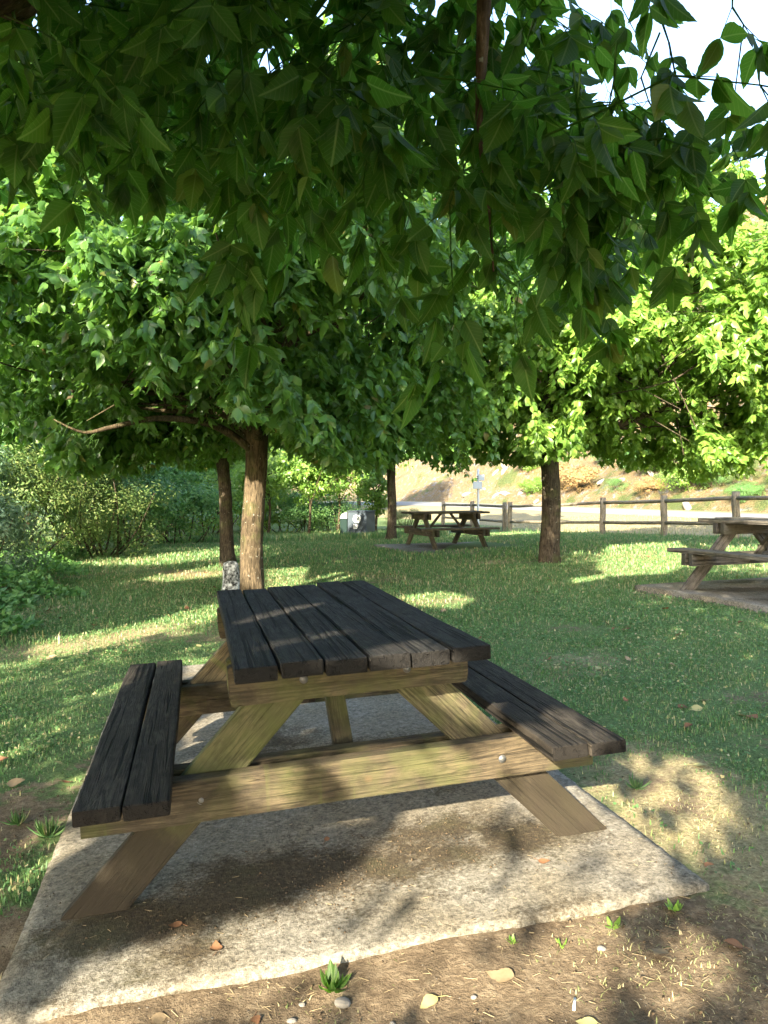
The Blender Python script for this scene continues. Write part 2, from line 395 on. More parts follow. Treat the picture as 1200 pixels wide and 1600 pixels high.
def concrete_mat(name, front=True):
    m, nt, out = new_mat(name); b = NB(nt); co = b.coord('Object')
    grit = b.noise(co, 70, 5, .78); n2 = b.noise(co, 28, 4, .7); n3 = b.noise(co, 2.3, 5, .6); fine = b.noise(co, 240, 3, .7)
    vo = b.n('ShaderNodeTexVoronoi'); vo.inputs['Scale'].default_value = 130; b.l(co, vo.inputs[0])
    sv = b.n('ShaderNodeSeparateColor'); b.l(vo.outputs['Color'], sv.inputs[0])
    col = b.ramp(b.math('ADD', b.math('MULTIPLY', sv.outputs[0], .10), b.math('ADD', b.math('MULTIPLY', grit, .48), b.math('MULTIPLY', n2, .42))),
                 [(.36, (.065, .060, .048)), (.46, (.15, .138, .112)), (.55, (.225, .208, .17)), (.68, (.36, .335, .275))])
    col = b.mix(b.ramp(n3, [(.40, .0), (.62, .6)]), col, b.mix(1.0, col, (.72, .62, .45), 'MULTIPLY'))
    at = b.n('ShaderNodeAttribute', attribute_name='stain'); 
    sm = b.math('SUBTRACT', b.math('ADD', at.outputs['Fac'], b.math('MULTIPLY', b.math('SUBTRACT', b.noise(co, 6.5, 6, .7), .5), 1.5)), b.math('MULTIPLY', b.math('SUBTRACT', grit, .5), 1.1))
    sf = b.ramp(sm, [(.36, 0.), (.78, .93)])
    soil = b.ramp(b.noise(co, 60, 5, .7), [(.35, (.020, .015, .009)), (.6, (.065, .048, .026)), (.75, (.12, .095, .06))])
    mossy = b.mix(b.ramp(b.noise(co, 3.5, 3), [(.5, 0.), (.7, .5)]), soil, (.055, .055, .018))
    col = b.mix(sf, col, mossy)
    pit = b.math('ADD', b.math('MULTIPLY', grit, .7), b.math('MULTIPLY', fine, .3))
    b.l(b.bsdf(col, .9, .2, b.bump(pit, .9, .012)), out.inputs[0]); return m
M['concrete'] = concrete_mat('concrete')

def ground_mat():
    m, nt, out = new_mat('lawn_ground'); b = NB(nt); co = b.coord('Object')
    soil_a = b.n('ShaderNodeAttribute', attribute_name='soil').outputs['Fac']
    dry_a = b.n('ShaderNodeAttribute', attribute_name='dry').outputs['Fac']
    nb = b.noise(co, 1.3, 5, .6); nm = b.noise(co, 9, 5, .7); nf = b.noise(co, 60, 5, .75); nff = b.noise(co, 170, 3, .7)
    green = b.ramp(nf, [(.30, (.05, .065, .028)), (.5, (.10, .15, .055)), (.7, (.18, .24, .09))])
    dry = b.ramp(nf, [(.3, (.10, .085, .045)), (.5, (.25, .21, .115)), (.72, (.42, .36, .21))])
    soil = b.ramp(b.math('ADD', b.math('MULTIPLY', nf, .5), b.math('MULTIPLY', nm, .5)), [(.32, (.048, .034, .021)), (.5, (.14, .104, .066)), (.66, (.26, .205, .135))])
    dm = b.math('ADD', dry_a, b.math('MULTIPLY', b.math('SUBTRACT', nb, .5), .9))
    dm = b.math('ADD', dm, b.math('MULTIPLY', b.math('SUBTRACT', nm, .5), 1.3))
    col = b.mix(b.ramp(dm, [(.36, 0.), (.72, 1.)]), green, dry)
    smk = b.math('ADD', soil_a, b.math('MULTIPLY', b.math('SUBTRACT', nm, .5), 1.4))
    col = b.mix(b.ramp(smk, [(.42, 0.), (.62, 1.)]), col, soil)
    peb = b.n('ShaderNodeTexVoronoi'); peb.inputs['Scale'].default_value = 48; b.l(co, peb.inputs[0])
    pm = b.math('MULTIPLY', b.ramp(peb.outputs['Distance'], [(.10, 1.), (.16, 0.)]), b.ramp(b.noise(co, 17, 2), [(.55, 0.), (.62, .8)]))
    col = b.mix(b.math('MULTIPLY', pm, b.ramp(smk, [(.42, 0.), (.62, 1.)])), col, (.40, .36, .29))
    h = b.math('ADD', b.math('MULTIPLY', nf, .6), b.math('ADD', b.math('MULTIPLY', nff, .25), b.math('MULTIPLY', pm, .5)))
    b.l(b.bsdf(col, .95, .1, b.bump(h, 1.0, .02)), out.inputs[0]); return m
M['ground'] = ground_mat()
def road_mat():
    m, nt, out = new_mat('asphalt'); b = NB(nt); co = b.coord('Object')
    n1 = b.noise(co, 60, 4); n2 = b.noise(co, .8, 4)
    col = b.ramp(n1, [(.3, (.11, .11, .115)), (.7, (.20, .20, .205))]); col = b.mix(b.ramp(n2, [(.45, 0.), (.7, .5)]), col, (.25, .24, .22))
    b.l(b.bsdf(col, .85, .3, b.bump(n1, .4, .01)), out.inputs[0]); return m
M['asphalt'] = road_mat()
def hill_mat():
    m, nt, out = new_mat('dry_hillside'); b = NB(nt); co = b.coord('Object')
    n1 = b.noise(co, .35, 6, .65); n2 = b.noise(co, 2.2, 6, .7); n3 = b.noise(co, 12, 5, .7); n4 = b.noise(co, .12, 3)
    grass = b.ramp(n3, [(.3, (.06, .042, .02)), (.5, (.175, .125, .065)), (.7, (.30, .23, .135))])
    rock = b.ramp(n3, [(.35, (.05, .05, .05)), (.5, (.17, .168, .16)), (.65, (.32, .315, .30))])
    green = b.ramp(n3, [(.35, (.03, .055, .015)), (.65, (.10, .14, .045))])
    col = b.mix(b.ramp(n2, [(.54, 0.), (.60, .9)]), grass, rock)
    col = b.mix(b.ramp(n1, [(.53, 0.), (.62, .85)]), col, green)
    b.l(b.bsdf(col, .95, .1, b.bump(b.math('ADD', n3, n2), 1.0, .15)), out.inputs[0]); return m
M['hill'] = hill_mat()

# ------------------------------------------------------------------ structure: ground, road, hillside
PADX, PADY0, PADY1 = 1.0, -1.0, 2.78
T1 = Matrix.Translation((-.225, 2.958, -.0156)) @ Matrix(((.9694, -.2416, -.0431, 0), (.2419, .9703, 0, 0), (.0418, -.0104, .9991, 0), (0, 0, 0, 1)))
T1i = np.array(T1.inverted())
def to_pad(x, y):
    P = np.stack([x, y, np.zeros_like(x), np.ones_like(x)]); Q = np.tensordot(T1i, P, 1); return Q[0], Q[1]
def blob(x, y, cx, cy, rx, ry, a=0):
    c, s = math.cos(a), math.sin(a); u = (x - cx) * c + (y - cy) * s; v = -(x - cx) * s + (y - cy) * c
    return np.clip(1.25 - np.sqrt((u / rx)**2 + (v / ry)**2), 0, 1)
def soil_fn(x, y):
    u, v = to_pad(x, y)
    s = np.clip(1 - (y - 1.9 - .18 * x) / .5, 0, 1) * sstep(1.5, .7, x)          # bare earth in front of the pad
    s = np.maximum(s, .95 * np.clip((2.45 - y) / .3, 0, 1) * sstep(1.15, .6, x))
    e = np.clip(1 - np.maximum(np.abs(u) - PADX, 0) / .25, 0, 1) * (v > PADY0 - .2) * (v < PADY1)
    s = np.maximum(s, .42 * e)
    s = np.maximum(s, blob(x, y, -1.55, 2.75, .5, .8) * .8)
    s = np.maximum(s, blob(x, y, -1.35, 3.6, .25, .5) * .5)
    s = np.maximum(s, blob(x, y, 1.15, 2.95, .25, .5) * .55)
    s = np.maximum(s, blob(x, y, 1.3, 2.2, .5, .5) * .35)
    for cx, cy, r in ((-1.15, 5.9, .35), (-1.5, 6.6, .45), (-.75, 6.3, .3), (-.4, 10.2, .5), (2.6, 12.1, .7), (-3.4, 12.6, .9), (2.2, 4.2, .4), (2.9, 5.0, .4), (-2.0, 9.4, .5), (1.9, 3.4, .4), (.5, 8.2, .5), (1.6, 6.4, .35), (.2, 5.6, .3)):
        s = np.maximum(s, blob(x, y, cx, cy, r * 1.3, r * .8) * .55)
    return s
def dry_fn(x, y):
    d = np.zeros_like(x)
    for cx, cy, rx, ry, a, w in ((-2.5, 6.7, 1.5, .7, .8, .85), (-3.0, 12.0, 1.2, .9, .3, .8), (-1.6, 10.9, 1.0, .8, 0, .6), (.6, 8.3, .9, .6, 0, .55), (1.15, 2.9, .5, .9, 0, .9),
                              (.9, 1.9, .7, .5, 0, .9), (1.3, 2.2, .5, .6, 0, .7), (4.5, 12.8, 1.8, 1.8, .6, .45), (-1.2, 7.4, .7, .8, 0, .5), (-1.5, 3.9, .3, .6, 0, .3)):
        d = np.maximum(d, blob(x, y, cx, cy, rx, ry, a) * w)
    d = np.maximum(d, .34 * sstep(4.6, 2.6, y) * sstep(.7, 1.2, x))
    d = np.maximum(d, .75 * np.clip(np.sin(x * 1.9 + 2 * np.sin(y * .7)) * np.sin(y * 1.3 + 1.5 * np.sin(x * .9)) - .15, 0, 1))
    d = np.maximum(d, .9 * sstep(.6, 2.2, fdist(x, y)))
    return d
def axis_pts(parts):
    out = []
    for a, b, st in parts: out += list(np.arange(a, b, st))
    out.append(parts[-1][1]); return np.array(out)
gx = axis_pts([(-400, -60, 40), (-60, -20, 4), (-20, -6, .7), (-6, -2.6, .12), (-2.6, 2.4, .035), (2.4, 7, .12), (7, 20, .7), (20, 60, 4), (60, 400, 40)])
gy = axis_pts([(-120, -20, 20), (-20, 1, 1.5), (1, 4.2, .035), (4.2, 9, .07), (9, 20, .2), (20, 60, .8), (60, 120, 6), (120, 700, 60)])
X, Y = np.meshgrid(gx, gy); Z = ground(X, Y)
rn = np.random.RandomState(3)
near = (Y > 1) & (Y < 9) & (X > -6) & (X < 7)
wob = (np.sin(X * 7.1 + Y * 3.3) + np.sin(X * 3.7 - Y * 8.9) + np.sin(X * 17 + 1) * np.sin(Y * 15)) * .0035 + rn.randn(*X.shape) * .0022
U_, V_ = to_pad(X, Y)
inpad = (np.abs(U_) < PADX - .05) & (V_ > PADY0 + .05) & (V_ < PADY1 - .05)
Z = Z + np.where(near, wob, 0) - np.where(inpad, .03, 0)
nx, ny = len(gx), len(gy)
ii = (np.arange(ny - 1)[:, None] * nx + np.arange(nx - 1)[None]).ravel()
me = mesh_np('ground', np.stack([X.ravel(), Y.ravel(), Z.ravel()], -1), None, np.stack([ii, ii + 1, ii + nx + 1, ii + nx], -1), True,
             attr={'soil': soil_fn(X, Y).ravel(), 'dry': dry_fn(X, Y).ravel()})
tag(link('ground', me, M['ground']), kind='structure')
# road: a strip parallel to the fence, draped on the ground
st = np.arange(-60, 140, 1.5); s_ = np.linspace(6.8, 12.8, 7)
SS, TT = np.meshgrid(s_, st)
RX = FP[0] + FD[0] * TT + FN[0] * SS; RY = FP[1] + FD[1] * TT + FN[1] * SS
RZ = ground(RX, RY) + .012 + .06 * (1 - ((SS - 9.8) / 3)**2)
n1, n2 = SS.shape; ii = (np.arange(n1 - 1)[:, None] * n2 + np.arange(n2 - 1)[None]).ravel()
tag(link('road', mesh_np('road', np.stack([RX.ravel(), RY.ravel(), RZ.ravel()], -1), None, np.stack([ii, ii + 1, ii + n2 + 1, ii + n2], -1), True), M['asphalt']), kind='structure')
st = np.concatenate([np.arange(-40, 60, .7), np.arange(60, 200, 3)]); s_ = np.concatenate([np.arange(13.2, 30, .55), np.arange(30, 80, 2.5), np.arange(80, 200, 15)])
SS, TT = np.meshgrid(s_, st)
RX = FP[0] + FD[0] * TT + FN[0] * SS; RY = FP[1] + FD[1] * TT + FN[1] * SS
RZ = hill(RX, RY) + rn.randn(*RX.shape) * .10 * sstep(14, 17, SS) + .4 * np.maximum(0, np.sin(RX * 2.7) * np.sin(RY * 3.1)) * sstep(14, 16, SS)
n1, n2 = SS.shape; ii = (np.arange(n1 - 1)[:, None] * n2 + np.arange(n2 - 1)[None]).ravel()
tag(link('hillside', mesh_np('hillside', np.stack([RX.ravel(), RY.ravel(), RZ.ravel()], -1), None, np.stack([ii, ii + 1, ii + n2 + 1, ii + n2], -1), False), M['hill']), kind='structure')

def pad(name, T, x0, x1, y0, y1, thick, stains, seed, step=.03):
    rr = np.random.RandomState(seed)
    xs = np.linspace(x0, x1, int((x1 - x0) / step)); ys = np.linspace(y0, y1, int((y1 - y0) / step))
    X, Y = np.meshgrid(xs, ys); Z = rr.randn(*X.shape) * .0009 + .0015 * np.sin(X * 5 + Y * 3)
    ex = np.minimum(np.abs(X - x0), np.abs(X - x1)); ey = np.minimum(np.abs(Y - y0), np.abs(Y - y1)); e = np.minimum(ex, ey)
    Z -= .006 * np.clip(1 - e / .03, 0, 1)**2
    jag = .003 * np.sin(Y * 2.3 + 1) + .001 * np.sin(Y * 9) + rr.randn(len(ys))[:, None] * .0015
    jag2 = .003 * np.sin(X * 2.1 + 2) + .0015 * np.sin(X * 8) + rr.randn(len(xs))[None] * .0018
    X = X + np.where(ex < 1e-6, jag, 0); Y = Y + np.where(ey < 1e-6, jag2, 0)
    S = np.zeros_like(X)
    for cx, cy, rx, ry, a, w in stains: S = np.maximum(S, blob(X, Y, cx, cy, rx, ry, a) * w)
    n1, n2 = X.shape; ii = (np.arange(n1 - 1)[:, None] * n2 + np.arange(n2 - 1)[None]).ravel()
    V = np.stack([X.ravel(), Y.ravel(), Z.ravel()], -1); Q = np.stack([ii, ii + 1, ii + n2 + 1, ii + n2], -1)
    ring = list(range(n2)) + [i * n2 + n2 - 1 for i in range(1, n1)] + [(n1 - 1) * n2 + j for j in range(n2 - 2, -1, -1)] + [i * n2 for i in range(n1 - 2, 0, -1)]
    ring = np.array(ring); L = V[ring].copy(); L[:, 2] = -thick; b = len(V); m = len(ring); k = np.arange(m); k2 = (k + 1) % m
    V = np.concatenate([V, L]); Q = np.concatenate([Q, np.stack([ring[k], b + k, b + k2, ring[k2]], -1)])
    o = link(name, mesh_np(name, V, None, Q, False, attr={'stain': np.concatenate([S.ravel(), np.full(m, .85)])}), M['concrete'])
    o.matrix_world = T; tag(o, kind='structure'); return o
pad('concrete_pad', T1, -PADX, PADX, PADY0, PADY1, .09,
    [(-.62, -.66, .48, .2, .1, 1.1), (-.25, -.55, .6, .28, .1, 1.0), (.15, -.55, .6, .24, -.1, .85), (.62, -.55, .32, .24, .2, .85), (.35, -.4, .4, .2, 0, .8), (-.6, -.85, .35, .2, 0, .65),
     (0, -.80, .6, .12, 0, .45), (.1, .35, .75, .45, .2, .85), (-.2, .75, .5, .35, .3, .8), (.5, .2, .3, .5, 0, .6), (-.6, .3, .25, .5, 0, .5), (-.15, 1.5, .8, .3, .2, .5), (-.9, -.95, .3, .1, 0, .4), (.5, -.97, .8, .07, 0, .5)], 1)
T2 = Matrix.Translation((1.331, 16.19, .012)) @ Matrix.Rotation(math.radians(-71), 4, 'Z')
T3 = Matrix.Translation((4.231, 7.834, .150)) @ Matrix.Rotation(math.radians(21.5), 4, 'Z')
pad('concrete_pad', T2 @ Matrix.Translation((0, 0, .0)), -1.15, 1.2, -1.25, 1.35, .12, [(0, 0, 1.1, .9, 0, .9), (0, .8, .8, .5, 0, .8)], 2, .08)
pad('concrete_pad', T3, -1.02, 1.1, -2.2, 1.15, .16, [(-.1, .3, 1.0, .28, -.3, .95), (-.2, -.5, .9, .22, -.4, .95), (.3, .9, .7, .25, 0, .8), (0, 0, .8, .9, 0, .55)], 3, .05)

# ------------------------------------------------------------------ picnic tables
def board_mesh(name, L, w, h, seed=0, bev=.006, warp=.002):
    """timber centred on its own origin, length along X, slightly uneven"""
    rr = random.Random(seed); bm = bmesh.new()
    bmesh.ops.create_cube(bm, size=1)
    bmesh.ops.scale(bm, vec=(L, w, h), verts=bm.verts)
    if bev: bmesh.ops.bevel(bm, geom=list(bm.edges), offset=bev, segments=2, affect='EDGES', profile=.6)
    nseg = max(2, int(L / .12))
    for i in range(1, nseg):
        x = -L / 2 + L * i / nseg
        bmesh.ops.bisect_plane(bm, geom=list(bm.verts) + list(bm.edges) + list(bm.faces), plane_co=(x, 0, 0), plane_no=(1, 0, 0))
    a, b_, c = rr.uniform(0, 6), rr.uniform(0, 6), rr.uniform(0, 6)
    for v in bm.verts:
        v.co.y += warp * math.sin(v.co.x * 2.7 + a) + warp * .5 * math.sin(v.co.x * 9 + c)
        v.co.z += warp * .8 * math.sin(v.co.x * 2.1 + b_)
        v.co += Vector((rr.uniform(-1, 1) * .0012, rr.uniform(-1, 1) * .0006, rr.uniform(-1, 1) * .0006))
    me = bpy.data.meshes.new(name); bm.to_mesh(me); bm.free()
    for p in me.polygons: p.use_smooth = False
    return me
def prism_mesh(name, poly, thick):
    """outline in XZ extruded along Y (centred)"""
    bm = bmesh.new()
    vs = [bm.verts.new((x, -thick / 2, z)) for x, z in poly]; f = bm.faces.new(vs)
    r = bmesh.ops.extrude_face_region(bm, geom=[f]); 
    for e in r['geom']:
        if isinstance(e, bmesh.types.BMVert): e.co.y += thick
    bmesh.ops.recalc_face_normals(bm, faces=bm.faces)
    bmesh.ops.bevel(bm, geom=list(bm.edges), offset=.004, segments=2, affect='EDGES')
    me = bpy.data.meshes.new(name); bm.to_mesh(me); bm.free(); return me
def bolt_mesh(r=.009):
    bm = bmesh.new(); bmesh.ops.create_uvsphere(bm, u_segments=12, v_segments=6, radius=r)
    for v in bm.verts: v.co.y *= .5
    rr = bmesh.ops.create_cone(bm, cap_ends=True, segments=14, radius1=r * 1.45, radius2=r * 1.45, depth=.003)
    bmesh.ops.rotate(bm, verts=rr['verts'], cent=(0, 0, 0), matrix=Matrix.Rotation(math.pi / 2, 3, 'X'))
    me = bpy.data.meshes.new('bolt'); bm.to_mesh(me); bm.free()
    for p in me.polygons: p.use_smooth = True
    return me
def picnic_table(T, label, tops, bench, frame, frame2, seed):
    root = empty('picnic_table'); root.matrix_world = T
    tag(root, label, 'picnic table', 'picnic tables on concrete pads')
    rr = random.Random(seed)
    H, W, L, th = .76, .75, 1.77, .045
    bw = W / 6
    for k in range(6):                                              # six top boards, grain along the table
        o = link('table_board', board_mesh('table_board', L + rr.uniform(-.012, .008), bw - .007, th, seed * 20 + k, .007), tops, root)
        o.location = (-W / 2 + bw * (k + .5), rr.uniform(-.004, .004), H - th / 2 + rr.uniform(-.0015, .0015)); o.rotation_euler = (0, rr.uniform(-.006, .006), math.pi / 2)
    for sgn in (-1, 1):
        for k in range(2):
            x = sgn * (.552 + .0625 + k * .127)
            o = link('bench_board', board_mesh('bench_board', L + rr.uniform(-.01, .01), .120, .043, seed * 20 + 8 + k + sgn, .007), bench, root)
            o.location = (x, rr.uniform(-.004, .004), .433 - .0215); o.rotation_euler = (0, rr.uniform(-.006, .006), math.pi / 2)
    for e in (-1, 1):
        ys = e * .5675                                              # leg plane centre
        for sgn in (-1, 1):
            pl = [(sgn * .900, 0), (sgn * .708, 0), (sgn * .015, .7135), (sgn * .207, .7135)]; A = math.atan2(.7135, -sgn * .693)
            cx_, cz_ = sgn * .4575, .357                              # outline turned so that the grain runs along the leg
            loc = [((x - cx_) * math.cos(A) + (z - cz_) * math.sin(A), -(x - cx_) * math.sin(A) + (z - cz_) * math.cos(A)) for x, z in pl]
            o = link('leg', prism_mesh('leg', loc, .045), frame, root)
            o.location = (cx_, ys, cz_ + .0005); o.rotation_euler = (0, -A, 0)
        for yy, nm in ((e * .6195, 'seat_beam'), (e * .5155, 'seat_beam')):
            o = link(nm, board_mesh(nm, 1.64, .055, .130, seed * 30 + int(yy * 100), .005), frame2, root); o.location = (0, yy, .3245)
        for yy, nm in ((e * .6195, 'top_beam'), (e * .5155, 'top_beam')):
            o = link(nm, prism_mesh(nm, [(-.375, .592), (.375, .592), (.382, .62), (.382, .7125), (-.382, .7125), (-.382, .62)], .055), frame2, root); o.location = (0, yy, .0)
        # diagonal brace from the seat beams up to the middle of the top
        Lb = math.hypot(.36, .43)
        o = link('brace', board_mesh('brace', Lb, .068, .040, seed * 40 + e, .004), frame, root)
        ang = math.atan2(.43, .36)
        o.location = (0, e * (.475 - .18), .283 + .215 - .002); 
        o.rotation_euler = Matrix(((0, 1, 0), (-e * math.cos(ang), 0, e * math.sin(ang)), (math.sin(ang), 0, math.cos(ang)))).to_euler()
        bm_ = bolt_mesh()
        for bx, bz in ((-.478, .325), (.487, .325), (-.155, .655), (.175, .655)):
            o = link('bolt', bm_, M['zinc'], root); o.location = (bx, e * .648, bz)
        # packing block between the beams at each outer end
        for sgn in (-1, 1):
            o = link('spacer_block', board_mesh('spacer_block', .05, .047, .05, 3, .003), frame, root); o.location = (sgn * .70, e * .5675, .36)
    return root
picnic_table(T1, 'black weathered picnic table with pale green stained frame on the near concrete pad', M['wood_black'], M['wood_black_brown'], M['wood_pale'], M['wood_pale2'], 1)
picnic_table(T2, 'far brown picnic table between two tree trunks, seen side on', M['wood_greybrown'], M['wood_greybrown'], M['wood_greybrown'], M['wood_greybrown'], 2)
picnic_table(T3, 'grey picnic table cut off by the right edge of the picture', M['wood_grey'], M['wood_grey'], M['wood_grey'], M['wood_grey'], 3)

# ------------------------------------------------------------------ fence
def cyl_between(name, a, b, r, mat, parent, sides=10, seed=0):
    n = 6; a = np.array(a, float); b = np.array(b, float)
    P = np.stack([a + (b - a) * t for t in np.linspace(0, 1, n)]); L = np.linalg.norm(b - a)
    rr = np.random.RandomState(seed); P[1:-1] += rr.randn(n - 2, 3) * r * .10
    loc = Vector((b - a)).to_track_quat('X', 'Z').to_matrix()
    Pl = (np.array(loc.inverted()) @ (P - a).T).T
    V, T, Q, U = tube_arrays(Pl, np.full(n, r), sides, .03, seed)
    g = Geo(); g.add(V, T, Q, U)
    o = link(name, g.mesh(name, False), mat, parent); o.location = Vector(a) ; o.rotation_euler = loc.to_euler()
    return o
fence = empty('wooden_fence', (5.8, 24.5, gz(5.8, 24.5)))
tag(fence, 'round post and two rail wooden fence between lawn and road', 'fence')
FO = Vector(fence.location)
def fpt(t): return np.array([FP[0] + FD[0] * t, FP[1] + FD[1] * t])
ts = [-2.6, 0, 2.45, 5.1, 7.95, 10.75, 11.15, 13.9, 16.8]
hs = [1.14, 1.13, 1.10, 1.12, 1.10, 1.10, 1.08, 1.10, 1.08]
def frel(p, z): return np.array([p[0], p[1], z]) - np.array(FO)
posts = []
for i, (t, h) in enumerate(zip(ts, hs)):
    p = fpt(t); z = gz(*p); posts.append((p, z, h))
    cyl_between('post', frel(p, z - .3), frel(p + np.array([.01, 0]), z + h), .088, M['wood_fence'], fence, 12, i)
for i in range(len(posts) - 1):
    if i == 5: continue
    (p, z, h), (q, z2, h2) = posts[i], posts[i + 1]
    d = FD * .0
    for k, f in enumerate((.86, .34)):
        a = frel(p + FD * .06, z + h * f); b = frel(q - FD * .06, z2 + h2 * f)
        cyl_between('rail', a, b, .048, M['wood_fence'], fence, 9, 20 + i * 2 + k)

# ------------------------------------------------------------------ recycling container
def box_mesh(name, x0, x1, y0, y1, z0, z1, bev=.01):
    bm = bmesh.new(); bmesh.ops.create_cube(bm, size=1)
    for v in bm.verts: v.co = Vector(((x0 + x1) / 2 + v.co.x * (x1 - x0), (y0 + y1) / 2 + v.co.y * (y1 - y0), (z0 + z1) / 2 + v.co.z * (z1 - z0)))
    if bev: bmesh.ops.bevel(bm, geom=list(bm.edges), offset=bev, segments=3, affect='EDGES')
    me = bpy.data.meshes.new(name); bm.to_mesh(me); bm.free(); return me
cb = empty('recycling_container', (-.90, 26.0, gz(-.9, 26.0) - .02), (0, 0, math.radians(-24)))
tag(cb, 'grey and dark green recycling container with rounded white lid under saplings', 'container')
link('body', box_mesh('body', -.22, .48, -.38, .4, 0, .94, .03), M['bin_grey'], cb)
link('side_panel', box_mesh('side_panel', -.50, -.223, -.40, .40, 0, .70, .02), M['bin_green'], cb)
bm = bmesh.new()
arc = [(-.50, .705)] + [(-.22 - .28 * math.cos(a), .705 + .22 * math.sin(a)) for a in np.linspace(.1, math.pi / 2, 8)] + [(-.223, .705)]
vs = [bm.verts.new((x, -.41, z)) for x, z in arc]; f = bm.faces.new(vs)
for e in bmesh.ops.extrude_face_region(bm, geom=[f])['geom']:
    if isinstance(e, bmesh.types.BMVert): e.co.y += .82
bmesh.ops.recalc_face_normals(bm, faces=bm.faces)
me = bpy.data.meshes.new('lid'); bm.to_mesh(me); bm.free(); link('lid', me, M['bin_lid'], cb)
link('rim', box_mesh('rim', -.24, .50, -.40, .42, .944, .975, .01), M['bin_grey'], cb)
for k, (x0, z0, x1, z1) in enumerate(((-.16, .62, .12, .32), (.12, .32, .42, .62), (-.16, .42, .12, .12), (.12, .12, .42, .42))):
    L = math.hypot(x1 - x0, z1 - z0); o = link('rib', box_mesh('rib', -L / 2, L / 2, -.008, .008, -.012, .012, .003), M['bin_grey'], cb)
    o.location = ((x0 + x1) / 2, -.388, (z0 + z1) / 2); o.rotation_euler = (0, -math.atan2(z1 - z0, x1 - x0), 0)
bm = bmesh.new(); bmesh.ops.create_cone(bm, cap_ends=True, segments=32, radius1=.145, radius2=.145, depth=.006)
bmesh.ops.rotate(bm, verts=bm.verts, cent=(0, 0, 0), matrix=Matrix.Rotation(math.pi / 2, 3, 'X'))
me = bpy.data.meshes.new('round_label'); bm.to_mesh(me); bm.free(); rl = link('round_label', me, M['white_label'], cb); rl.location = (.15, -.401, .70)
bmp = Geo()
for s in (-1, 1):                                                   # a small upright mark on the round label
    bmp.add(*tube_arrays([(s * .012, -.004, -.06), (s * .014, -.004, 0), (s * .008, -.004, .05)], [.003, .005, .003], 5)[:3])
link('symbol', bmp.mesh('symbol'), M['ink'], rl)
link('paper_label', box_mesh('paper_label', .02, .17, -.404, -.399, .36, .52, .001), M['white_label'], cb)
for k in range(3):
    link('print_line', box_mesh('print_line', .04, .15 - .02 * (k % 2), -.4065, -.4045, .39 + k * .045, .402 + k * .045, 0), M['ink'], cb)

# ------------------------------------------------------------------ road sign seen from behind
sp = np.array([3.45, 27.5]); sgn_ = empty('road_sign', (*sp, gz(*sp) - .02))
tag(sgn_, 'white road sign post with two small panels beyond the fence', 'sign')
cyl_between('post', (0, 0, -.2), (0, 0, 2.35), .040, M['sign_white'], sgn_, 12, 1)
link('panel', box_mesh('panel', -.20, .14, -.075, -.045, 1.62, 1.88, .008), M['sign_white'], sgn_)
link('panel', box_mesh('panel', .0, .22, -.075, -.045, 1.92, 2.14, .008), M['sign_white'], sgn_)
for z in (1.70, 1.80, 2.0, 2.07):
    link('bracket', box_mesh('bracket', -.07, .09, -.044, .045, z, z + .02, .003), M['zinc'], sgn_)

# ------------------------------------------------------------------ lichened stone
def rock(name, loc, size, mat, seed, flat=.5, sub=3):
    bm = bmesh.new(); bmesh.ops.create_icosphere(bm, subdivisions=sub, radius=1); rr = np.random.RandomState(seed); F = rr.randn(6, 3) * 1.6; ph = rr.rand(6) * 6
    for v in bm.verts:
        n = sum(math.sin(float(F[i] @ np.array(v.co)) + ph[i]) for i in range(6)) * .07
        v.co *= (1 + n); v.co.x *= size[0]; v.co.y *= size[1]; v.co.z *= size[2]
    me = bpy.data.meshes.new(name); bm.to_mesh(me); bm.free()
    for p in me.polygons: p.use_smooth = sub > 2
    o = link(name, me, mat); o.location = loc; return o
zz = gz(-2.02, 9.85)
gS = Geo(); hh = np.array([-.1, 0, .08, .18, .28, .35, .385, .40]); ra = np.array([.125, .122, .115, .112, .108, .10, .08, .03])
gS.add(*tube_arrays([(.012 * math.sin(h * 9), 0, h) for h in hh], ra, 14, .05, 5))
o = link('stone_block', gS.mesh('stone_block', True), M['lichen_stone']); o.location = (-2.02, 9.85, zz)
tag(o, 'squat white and black lichened stone beside the sunlit trunk', 'stone')

# ------------------------------------------------------------------ foliage
def leaf_template(ts_, ws, fold=.30, droop=.18):
    """x along leaf, y across, z normal. returns verts, tris, quads, uv"""
    V = []; U = []
    n = len(ts_); idx = []
    for i, (t, w) in enumerate(zip(ts_, ws)):
        z = -droop * t * t
        if w == 0: idx.append((len(V),)); V.append((t, 0, z)); U.append((t, 0))
        else:
            idx.append((len(V), len(V) + 1, len(V) + 2))
            for s in (-1, 0, 1): V.append((t, s * w, z + abs(s) * w * fold)); U.append((t, s * w))
    T = []; Q = []
    for a, b in zip(idx[:-1], idx[1:]):
        if len(a) == 1 and len(b) == 3: T += [(a[0], b[0], b[1]), (a[0], b[1], b[2])]
        elif len(a) == 3 and len(b) == 1: T += [(a[0], b[0], a[1]), (a[1], b[0], a[2])]
        else: Q += [(a[0], b[0], b[1], a[1]), (a[1], b[1], b[2], a[2])]
    return np.array(V), np.array(T, int).reshape(-1, 3), np.array(Q, int).reshape(-1, 4), np.array(U)
FINE = leaf_template([0, .05, .14, .26, .38, .45, .50, .60, .66, .72, .80, .85, .93, 1], [0, .09, .19, .255, .27, .253, .258, .20, .168, .168, .108, .092, .035, 0], .34, .20)
MID = leaf_template([0, .22, .50, .72, 1], [0, .22, .27, .15, 0], .35, .22)
LOW = leaf_template([0, .42, 1], [0, .27, 0], .3, .2)
